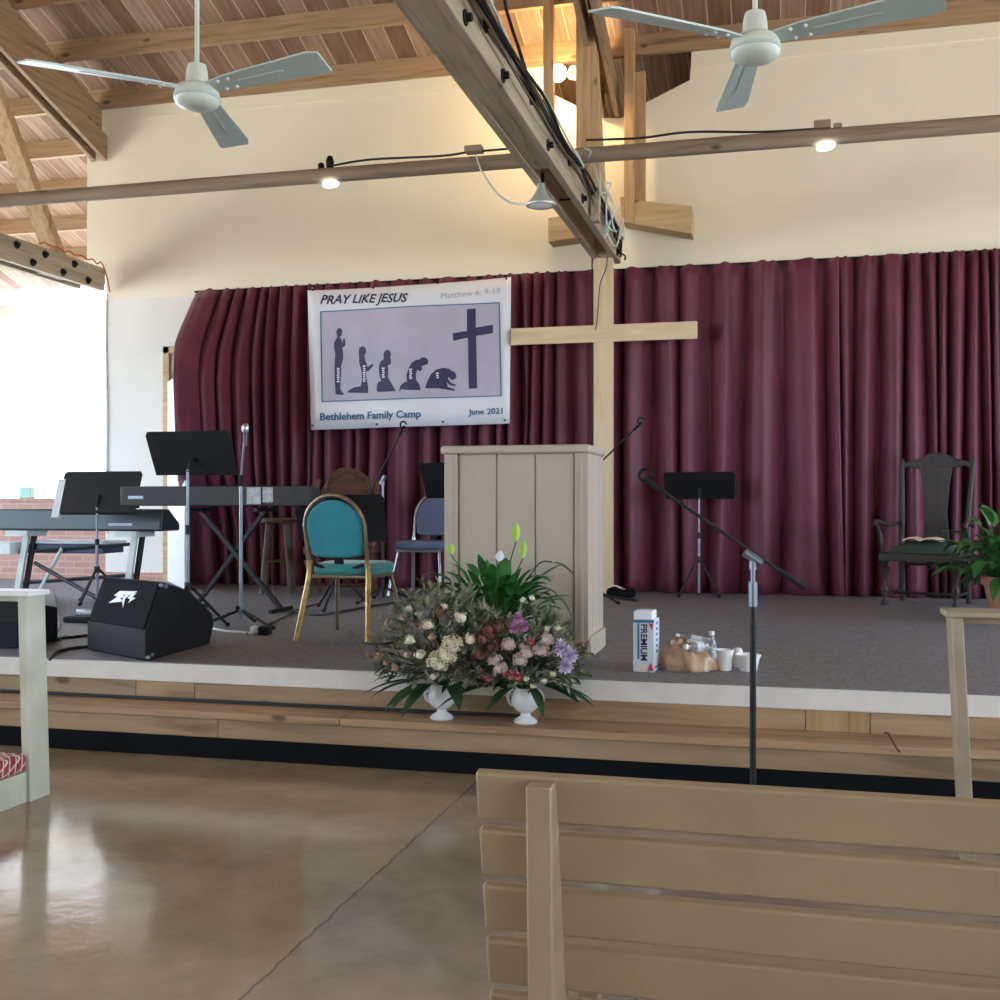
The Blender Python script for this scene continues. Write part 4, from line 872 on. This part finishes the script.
fcable([(600, 597), (620, 599), (637, 602)], 'black cable on the carpet at the foot of the cross', .012)
fcable([(645, 587), (665, 589), (690, 590)], 'pale cord on the carpet under the curtain hem', .014, 'whitepaper')
fcable([(53, 588), (60, 622), (58, 634), (80, 638)], 'thin wire curling on the carpet under the dark piano', .004)
p = az(255, 634, S); b = MB(); b.lathe([(.02, 0), (.035, .02), (.03, .05), (.0, .06)], p, 12); tag(b.build('power_plug', M['whitepaper'], smooth=60), 'white plug adapter on the carpet before the straight microphone stand', 'plug')
p = az(265, 635, S); b = MB(); b.box(p+V(0, 0, .03), (.08, .07, .06)); tag(b.build('power_adapter', M['blackp'], bev=.01), 'black power adapter beside the white plug', 'adapter')
p = az(88, 614, S); b = MB(); b.box(p+V(0, 0, .02), (.16, .1, .04)); tag(b.build('foot_pedal', M['chrome'], bev=.008), 'silver sustain pedal behind the wedge monitor', 'pedal')
p = az(80, 622, S); b = MB(); b.prism([p+V(-.1, -.07, 0), p+V(.12, -.07, 0), p+V(.12, .07, 0), p+V(-.08, .07, 0)], (0, 0, .045)); tag(b.build('foot_pedal', M['blackp'], bev=.01), 'black pedal next to the silver pedal', 'pedal')
p = az(622, 597, S); b = MB(); b.prism([p+V(-.14, -.1, 0), p+V(.14, -.1, 0), p+V(.12, .1, 0), p+V(-.14, .1, 0)], (0, 0, .09)); tag(b.build('black_bag', M['grill'], bev=.03), 'flat black bag on the floor beside the cross', 'bag')
b = MB(); b.grid(lambda u, v: p+V(-.12+.16*u, -.1+.1*v, .10+.015*sin(5*u)), 6, 3); tag(b.build('paper_sheet', M['whitepaper'], solid=.004), 'crumpled white paper on the flat black bag', 'paper')
p = az(177, 583, S); b = MB(); b.prism([p+V(-.1, 0, 0), p+V(.1, 0, 0), p+V(.03, 0, .1), p+V(-.03, 0, .1)], (0, .05, 0)); tag(b.build('door_stop', M['blackp'], bev=.008), 'small dark wedge at the bottom of the door frame', 'door stop')
A_ = ay(27, 493, YW+.06); b = MB(); b.bb(A_.x-.08, A_.x+.08, YW+.02, YW+.1, 1.42, 1.55); tag(b.build('sill_box', M['pale_green'], bev=.008), 'small pale green box on the brick sill of the open bay', 'box')
# step cable
b = MB(); P_ = [V(-6, YT+.15, ZT+.012), V(-4.6, YT+.24, ZT+.012), V(-3.6, YT+.24, ZT+.012), V(-2.9, YT+.24, ZT+.012), V(-1.9, YT+.24, ZT+.012), V(-1.3, YT+.24, ZT+.012)]
b.tube(smoothpath(P_), .01, 6); tag(b.build('step_cable', M['rubber'], smooth=60), 'long black cable lying along the wooden step', 'cable')
b = MB(); P_ = [ay(885, 733, YS-.035), az(888, 740, ZT)+V(0, 0, .03), az(895, 748, ZT)+V(0, 0, .01), ay(900, 752, YT-.02)]
b.tube(smoothpath(P_), .005, 6); tag(b.build('loose_wire', M['rust'], smooth=60), 'short reddish cord end hanging over the wooden step', 'cord')

# ---------------------------------------------------------------- snack things
A_ = az(633, 672, S); B_ = az(654, 672.5, S); C_ = az(660.5, 668, S); sd2 = (C_-B_)*.8
t = thing('cracker_carton', 'tall pale blue carton lettered in navy at the stage edge', 'carton', (A_+B_)/2)
hb = .28
b = MB(); b.prism([A_, B_, B_+sd2, A_+sd2], (0, 0, hb)); b.build('carton_body', M['boxw'], t, bev=.003)
b = MB(); b.prism([A_+V(.004, .004, hb), B_+V(-.012, .004, hb), B_+sd2*.9+V(-.012, 0, hb), A_+sd2*.9+V(.004, 0, hb)], (0, 0, .045)); b.build('open_flaps', M['whitepaper'], t)
fx = (B_-A_); fxn = fx.normalized(); fn = V(fxn.y, -fxn.x, 0)
def fq(u, v, off=.002): return A_+fx*u+V(0, 0, hb*v)+fn*off
for nm, pp, mm in (('blue_band', ((0, .94), (1, .94), (1, 1), (0, 1)), 'tealtext'), ('blue_stripe', ((.22, .25), (.30, .25), (.30, .93), (.22, .93)), 'tealtext'), ('red_corner', ((.74, .93), (.98, .93), (.9, .80)), 'redp'), ('red_mark', ((.70, .03), (.98, .03), (.86, .2)), 'redp'), ('biscuit_picture', ((.2, .03), (.62, .03), (.55, .14), (.3, .13)), 'paper')):
    b = MB(); b.prism([fq(*q) for q in pp], fn*.001); b.build(nm, M[mm], t)
cu = bpy.data.curves.new('lettering', 'FONT'); cu.body = 'PREMIUM'; cu.size = 1; cu.offset = .02; cu.resolution_u = 3
o = bpy.data.objects.new('lettering', cu); COL.objects.link(o); bpy.context.view_layer.update()
me = bpy.data.meshes.new_from_object(o.evaluated_get(bpy.context.evaluated_depsgraph_get())); bpy.data.objects.remove(o)
b = MB(); b.b.from_mesh(me); hi = max(v.co.x for v in b.b.verts)
for v in b.b.verts: v.co = fq(.38+v.co.y/.7*.30, .92-v.co.x/hi*.70, .0035)
b.build('carton_lettering', M['navytext'], t)
b = MB()
b.prism([B_+sd2*.1+V(0, 0, .02)-fn*0+fxn*.002, B_+sd2*.9+V(0, 0, .02)+fxn*.002, B_+sd2*.9+V(0, 0, .03)+fxn*.002, B_+sd2*.1+V(0, 0, .03)+fxn*.002], fxn*.001); b.build('side_print', M['tealtext'], t)
b = MB()
for k_ in range(6):
    z_ = .25-.03*k_; b.prism([B_+sd2*.3+V(0, 0, z_)+fxn*.002, B_+sd2*.6+V(0, 0, z_)+fxn*.002, B_+sd2*.6+V(0, 0, z_+.014)+fxn*.002, B_+sd2*.3+V(0, 0, z_+.014)+fxn*.002], fxn*.001)
b.build('side_print', M['tealtext'], t)
# plastic bag
c = az(686, 671, S); r3 = random.Random(5)
def bagf(u, v):
    a = 2*pi*u; q = v*pi/2; rx = .145; ry = .10
    k_ = 1+.10*sin(5*a+3*v)+.07*sin(9*a+1+5*v)+.05*sin(13*a)
    x = rx*cos(a)*cos(q)**.7*k_; y = ry*sin(a)*cos(q)**.7*k_; k_ += .05*sin(17*a+9*v)+.04*sin(23*a-11*v); z = .15*sin(q)*(1+.12*sin(3*a+1)+.08*sin(7*a+6*v)+.05*sin(15*a+13*v))
    x = rx*cos(a)*cos(q)**.7*k_; y = ry*sin(a)*cos(q)**.7*k_; z = z*(1.15-.45*(x/rx*.5+.5))
    return c+V(x, y+.05, max(.002, z))
b = MB(); b.grid(bagf, 48, 12); tag(b.build('plastic_bag', M['bag'], smooth=110), 'crumpled tan plastic bag at the stage edge beside the carton', 'bag')
def bottle(label, p, d, h=.19, r=.028):
    t = thing('water_bottle', label, 'bottle', p)
    d = Vector(d).normalized(); Mq = V(0, 0, 1).rotation_difference(d).to_matrix()
    b = MB(); b.lathe([(r*.9, 0), (r, .01), (r, h*.62), (r*.85, h*.72), (r*.42, h*.86), (r*.42, h*.9)], p, 16, Mq); b.build('bottle_body', M['clear'], t, smooth=50)
    b = MB(); b.lathe([(r*1.02, h*.22), (r*1.03, h*.24), (r*1.03, h*.52), (r*1.02, h*.54)], p, 16, Mq); b.build('bottle_label', M['label'], t, smooth=50)
    b = MB(); b.lathe([(r*.52, h*.89), (r*.54, h*.9), (r*.54, h*1.0), (r*.45, h*1.005)], p, 14, Mq); b.build('cap', M['foam'], t, smooth=50)
q = az(711, 667, S); bottle('clear water bottle with white cap standing between bag and cup', q+V(0, .05, 0), (0, 0, 1), .19)
bottle('water bottle lying on top of the tan bag, its cap lowest and nearest the carton', c+V(.08, .09, .125), (-1, -.3, .12), .17)
bottle('water bottle lying on top of the tan bag, its cap in the middle', c+V(.10, .05, .13), (-.75, -.8, .05), .15)
bottle('water bottle lying across the back of the tan bag behind the other bottles', c+V(.11, .14, .135), (-1, .1, .18), .18)
p = az(724.5, 671, S); b = MB(); b.lathe([(.030, 0), (.034, .002), (.046, .10), (.049, .108), (.046, .112), (.043, .10), (.031, .008), (0, .006)], p+V(0, .03, 0), 24); tag(b.build('foam_cup', M['foam'], smooth=40), 'white foam cup at the stage edge beside the water bottle', 'cup')
p = az(748, 672, S); b = MB(); b.lathe([(.040, 0), (.045, .002), (.060, .07), (.068, .085), (.066, .09), (.056, .07), (.04, .008), (0, .006)], p+V(0, .04, 0), 24); tag(b.build('foam_bowl', M['foam'], smooth=40), 'low white foam bowl behind the boom stand pole', 'bowl')
p = az(737, 668, S); b = MB(); b.lathe([(.02, 0), (.024, .05), (.03, .08), (.022, .1), (.0, .105)], p+V(0, .06, 0), 16); tag(b.build('crumpled_napkin', M['foam'], smooth=60), 'small white crumpled napkin behind the foam cup and bowl', 'napkin')

# ---------------------------------------------------------------- flowers
def urn(label, p, handles):
    t = thing('flower_urn', label, 'vase', p)
    b = MB(); b.lathe([(.058, 0), (.062, .008), (.05, .022), (.026, .036), (.024, .05), (.05, .065), (.070, .09), (.074, .115), (.066, .14), (.062, .165), (.07, .18), (.066, .182), (.055, .16), (.06, .11), (.0, .075)], p, 28); b.build('bowl', M['ceramic'], t, smooth=60)
    for s_ in (-1, 1):
        b = MB(); b.tube(smoothpath([p+V(s_*.066, 0, .085), p+V(s_*.085, 0, .10), p+V(s_*.092, 0, .135), p+V(s_*.08, 0, .16), p+V(s_*.062, 0, .17)]), .009, 8); b.build('handle', M['ceramic'], t, smooth=60)
p1 = az(449, 714, ZT); p2 = az(527.5, 721, ZT)
p1.y = min(max(p1.y, YT+.075), YT+.13); p2.y = min(max(p2.y, YT+.075), YT+.13)
urn('white ceramic urn on the step under the pale dried bouquet', p1, True)
urn('white ceramic urn on the step under the pink and lilac bouquet', p2, True)
def rdir(r, lo=-.25, hi=1): 
    a = r.uniform(0, 2*pi); z = r.uniform(lo, hi); k = math.sqrt(max(0, 1-z*z)); return V(k*cos(a), k*sin(a)*.8, z)
def rosette(b, c, d, rad, n, layers=2, r=rng):
    d = Vector(d).normalized(); u = d.orthogonal().normalized(); v = d.cross(u)
    for l in range(layers):
        for i in range(n):
            a = 2*pi*(i+.5*l)/n+r.uniform(-.15, .15); e = (u*cos(a)+v*sin(a))*(1-.35*l)+d*(.25+.5*l)
            b.leaf(c, e, rad*(1-.25*l), rad*.75*(1-.2*l), .1, .3, 3)
def puff(b, c, rad, n, s, r):
    b.ball(c, rad*.72, 8)
    for i in range(n):
        d = rdir(r, -.6, 1); q = c+d*rad*r.uniform(.75, 1.0); rosette(b, q, d, s, 4, 1, r)
def bouquet(name, label, c, rx, rz_, seed, spec, folmat, nfol, lower=True):
    r = random.Random(seed); t = thing(name, label, 'flowers', c)
    def pt(k=1.0, lo=-.3):
        d = rdir(r, lo, 1); return c+V(d.x*rx*k, d.y*rx*.7*k, .06+(d.z*rz_*k if d.z > 0 else d.z*rz_*.5)), d
    b = MB()
    for i in range(int(nfol*.6)):
        q, d = pt(r.uniform(.15, .8)); b.leaf(q, d+V(r.uniform(-.5, .5), r.uniform(-.5, .3), r.uniform(-.1, .5)), r.uniform(.06, .13), r.uniform(.016, .04), r.uniform(.2, 1.2), .3, 4)
    b.build('foliage', M['leafd'], t)
    b = MB()
    for i in range(int(nfol*1.1)):
        q, d = pt(r.uniform(.6, 1.0), -.15)
        for k_ in range(5):
            b.leaf(q+d*.012*k_, d+V(r.uniform(-1, 1), r.uniform(-1, 1), r.uniform(-.4, .8)), r.uniform(.03, .06), r.uniform(.014, .028), .3, .3, 3)
    b.build('filler_sprays', M[folmat], t)
    b = MB()
    for i in range(26):
        q, d = pt(.8); b.tube([c+V(0, 0, -.03), c.lerp(q, .5)+V(0, 0, .03), q], .003, 4)
    b.build('stems', M['leafd'], t)
    b = MB()
    for i in range(13):
        a = r.uniform(0, 2*pi); q = c+V(cos(a)*rx*.35, sin(a)*rx*.2-.02, .0); b.leaf(q, V(cos(a), sin(a)*.7-.25, .05), r.uniform(.22, .36), r.uniform(.05, .085), r.uniform(.5, 1.1), .25, 6)
    b.build('broad_leaves', M['leafd'], t)
    for nm, m, kind, n, rad in spec:
        for i in range(n if isinstance(n, int) else len(n)):
            if isinstance(n, int): q, d = pt(r.uniform(.8, 1.0), -.1)
            else: q = ay(n[i][0], n[i][1], c.y-rx*.62); d = V(0, -1, .4)
            if d.y > .2: d.y = -d.y; q.y = 2*c.y-q.y
            b = MB()
            if kind == 'ros': rosette(b, q, d, rad, 9, 3, r)
            elif kind == 'star': rosette(b, q, d, rad, 14, 2, r)
            elif kind == 'puff': puff(b, q, rad, 46, rad*.34, r)
            elif kind == 'bell': b.lathe([(.004, .02), (.014, .012), (.018, -.004), (.02, -.016)], q, 8); 
            else: puff(b, q, rad, 12, rad*.4, r)
            b.build(nm, M[m], t)
    return t
c1 = p1+V(.0, .02, .19); c2 = p2+V(-.02, .02, .19)
bouquet('dried_bouquet', 'pale bouquet of cream blooms and dusty dried sprays in the urn beside the teal chair', c1, .39, .42, 4,
        [('hydrangea', 'creamp', 'puff', [(446, 655), (452, 645), (438, 662)], .055), ('cream_bloom', 'creamp', 'small', [(462, 618), (470, 640), (410, 640), (420, 655), (428, 625)], .03), ('blush_bloom', 'pinkw', 'small', 14, .022), ('tan_bloom', 'tan', 'small', 10, .024), ('rust_bloom', 'rust', 'small', [(488, 630), (482, 640), (492, 648), (480, 655), (440, 612)], .032)], 'sage', 300)
bouquet('mixed_bouquet', 'bouquet of pink, white and lilac flowers in the urn before the lectern', c2, .34, .32, 9,
        [('lilac_daisy', 'lilac', 'star', [(570, 655), (562, 648), (566, 665)], .05), ('pink_bloom', 'pink', 'ros', [(531, 641), (511, 674), (518, 676), (489, 678), (505, 672)], .024), ('mauve_bloom', 'mauve', 'star', [(518, 618), (524, 626), (514, 628)], .034), ('white_bloom', 'creamp', 'small', [(532, 598), (523, 600), (547, 629), (558, 628), (533, 686), (544, 681), (526, 679), (553, 674)], .017), ('blush_spray', 'pinkw', 'puff', [(527, 653), (520, 660), (547, 640), (540, 650), (500, 668), (508, 645), (495, 660)], .036), ('rust_bloom', 'rust', 'small', [(490, 635), (494, 645), (486, 652), (497, 628)], .034), ('tan_bloom', 'tan', 'small', 8, .02)], 'sage', 240)
def plantpot(p, r, h, m, t, n=24):
    b = MB(); b.lathe([(r*.72, 0), (r*.98, h*.8), (r*1.08, h*.8), (r*1.1, h), (r*.98, h), (r*.92, h*.88), (0, h*.88)], p, n); b.build('pot', m, t, smooth=40)
p = az(508, 657, S); p = V(p.x, 5.98, S)
t = thing('peace_lily', 'glossy green peace lily with pale green blooms before the lectern', 'plant', p)
plantpot(p, .10, .20, M['blackp'], t)
r = random.Random(12); b = MB(); b2 = MB()
for i in range(150):
    a = r.uniform(0, 2*pi); e = r.uniform(.35, 1.3); base = p+V(.05*cos(a), .05*sin(a), .17)
    st = base+V(cos(a)*cos(e), sin(a)*cos(e)*.7, sin(e)*1.15)*r.uniform(.10, .30)
    b2.tube([base, base.lerp(st, .6)+V(0, 0, .02), st], .003, 4)
    b.leaf(st, V(cos(a)*cos(e), sin(a)*cos(e), sin(e)*.9), r.uniform(.13, .21), r.uniform(.055, .085), r.uniform(.6, 1.7), .3, 6)
b.build('foliage', M['leafb'], t, smooth=60); 
b.b if False else None
b2.build('stems', M['leaf'], t)
for x, y, L_ in ((516, 536, .085), (523, 553, .085), (451, 549, .05), (500, 556, .05)):
    q = ay(x, y, 5.72); b = MB(); b.leaf(q-V(0, 0, .03), V(.1, -.15, 1), L_*1.2, .052, .3, .5, 6); sp_ = b.build('bloom', M['spathe'] if x != 500 else M['whitepaper'], t)
    b = MB(); b.tube(smoothpath([p+V(0, 0, .15), p.lerp(q, .6)+V(0, 0, .08), q-V(0, 0, .03)]), .004, 5); b.build('bloom_stem', M['leafb'], t)
for pts in ([(535, 568), (552, 562), (572, 564)], [(545, 592), (558, 596), (571, 608)]):
    a_, b_, c_ = [ay(*q, 5.9) for q in pts]; b = MB(); b.tube(smoothpath([p+V(.03, 0, .2), a_, b_]), .004, 5); b.leaf(b_, (c_-b_), .15, .05, .9, .3, 6); b.build('long_leaf', M['leafd'], t)
# potted plant at the frame edge
p = az(1011, 619, S)
t = thing('potted_plant', 'leafy green plant in a terracotta pot beside the dark armchair', 'plant', p)
plantpot(p, .20, .33, M['terra'], t); b = MB(); b.lathe([(.17, .28), (.18, .292), (0, .295)], p, 20); b.build('soil', M['soil'], t)
r = random.Random(20); b = MB(); b2 = MB()
for i in range(150):
    a = r.uniform(0, 2*pi); e = r.uniform(.0, 1.35); base = p+V(.08*cos(a), .08*sin(a), .30)
    st = base+V(cos(a)*cos(e), sin(a)*cos(e), sin(e)*1.2)*r.uniform(.1, .40)
    b2.tube([base, base.lerp(st, .6)+V(0, 0, .02), st], .004, 4)
    b.leaf(st, V(cos(a)*cos(e), sin(a)*cos(e), sin(e)*.7), r.uniform(.15, .27), r.uniform(.075, .12), r.uniform(.6, 1.8), .3, 6)
b.build('foliage', M['leafb'], t, smooth=60); b2.build('stems', M['leaf'], t)

# ---------------------------------------------------------------- pews
def pew_front():
    e = az(478, 768, .85); X0 = e.x; Y0 = e.y; X1 = 2.6
    t = thing('pew', 'long beige slatted pew seen from behind, nearest of all', 'pew', ((X0+X1)/2, Y0, 0), .006)
    lean = .22
    for i in range(5):
        zt_ = .85-.116*i; y = Y0+(.85-zt_)*lean
        b = MB(); b.box((( X0+.012*i*0+X1)/2, y, zt_-.048), (X1-X0, .024, .096), Matrix.Rotation(math.atan(lean), 3, 'X')); b.build('back_slat', M['pew'], t, bev=.006, seg=3)
    for i in range(3):
        y = Y0+.13+.105+.112*i; b = MB(); b.bb(X0, X1, y, y+.1, .395, .42); b.build('seat_slat', M['pew'], t, bev=.006)
    a = ay(526, 780, Y0-.06).x; c = ay(552, 780, Y0-.06).x
    for x in (a, .75, X1-.2):
        w_ = c-a
        b = MB(); b.prism([V(x, Y0-.012-.055, .838), V(x, Y0-.012, .838), V(x, Y0-.012+.838*lean*.98, 0), V(x, Y0-.10+.838*lean*.6, 0), V(x, Y0-.075+.03, .42)], (w_, 0, 0)); b.build('back_post', M['pew'], t, bev=.004)
        b = MB(); b.bb(x, x+w_, Y0+.12, Y0+.55, .33, .395); b.build('seat_bearer', M['pew'], t, bev=.004)
        b = MB(); b.bb(x, x+w_, Y0+.47, Y0+.53, 0, .33); b.build('front_leg', M['pew'], t, bev=.004)
pew_front()
def altar_rail(label, X, Y, sgn, mp, mt, lean, span, cushion=True):
    t = thing('kneeling_rail', label, 'altar rail', (X+sgn*span/2, Y, 0))
    def xs(a, c): return (min(X+sgn*a, X+sgn*c), max(X+sgn*a, X+sgn*c))
    for d in (0, span/2, span-.04):
        b = MB(); x0, x1 = xs(d, d+.042); b.bb(x0, x1, Y-.07, Y+.07, 0, .932)
        for v in b.b.verts: v.co.x += lean*(v.co.z-.925)
        b.build('post', M[mp], t, bev=.004)
    b = MB(); x0, x1 = xs(-.02, span+.02); b.bb(x0, x1, Y-.08, Y+.08, .932, .957); b.build('top_rail', M[mt], t, bev=.006)
    b = MB(); x0, x1 = xs(.05, span); b.bb(x0, x1, Y-.015, Y+.015, .905, .932); b.build('under_rail', M[mp], t, bev=.003)
    if not cushion: return
    b = MB(); x0, x1 = xs(-.012, span); b.bb(x0, x1, Y-.52, Y-.075, 0, .14); b.build('kneeler_box', M[mp], t, bev=.004)
    b = MB(); x0, x1 = xs(-.018, span); b.bb(x0, x1, Y-.53, Y-.075, .14, .225); b.build('kneeler_cushion', M['cushion'], t, bev=.025, seg=4)
altar_rail('worn white kneeling rail with red patterned cushion below, beside the open floor', -3.33, 4.44, -1, 'pewg', 'white', -.03, 4.5)
altar_rail('pale tan kneeling rail end beyond the slatted pew, in front of the potted plant', .62, 4.5, 1, 'pewr', 'pewr', -.05, 4.2, False)
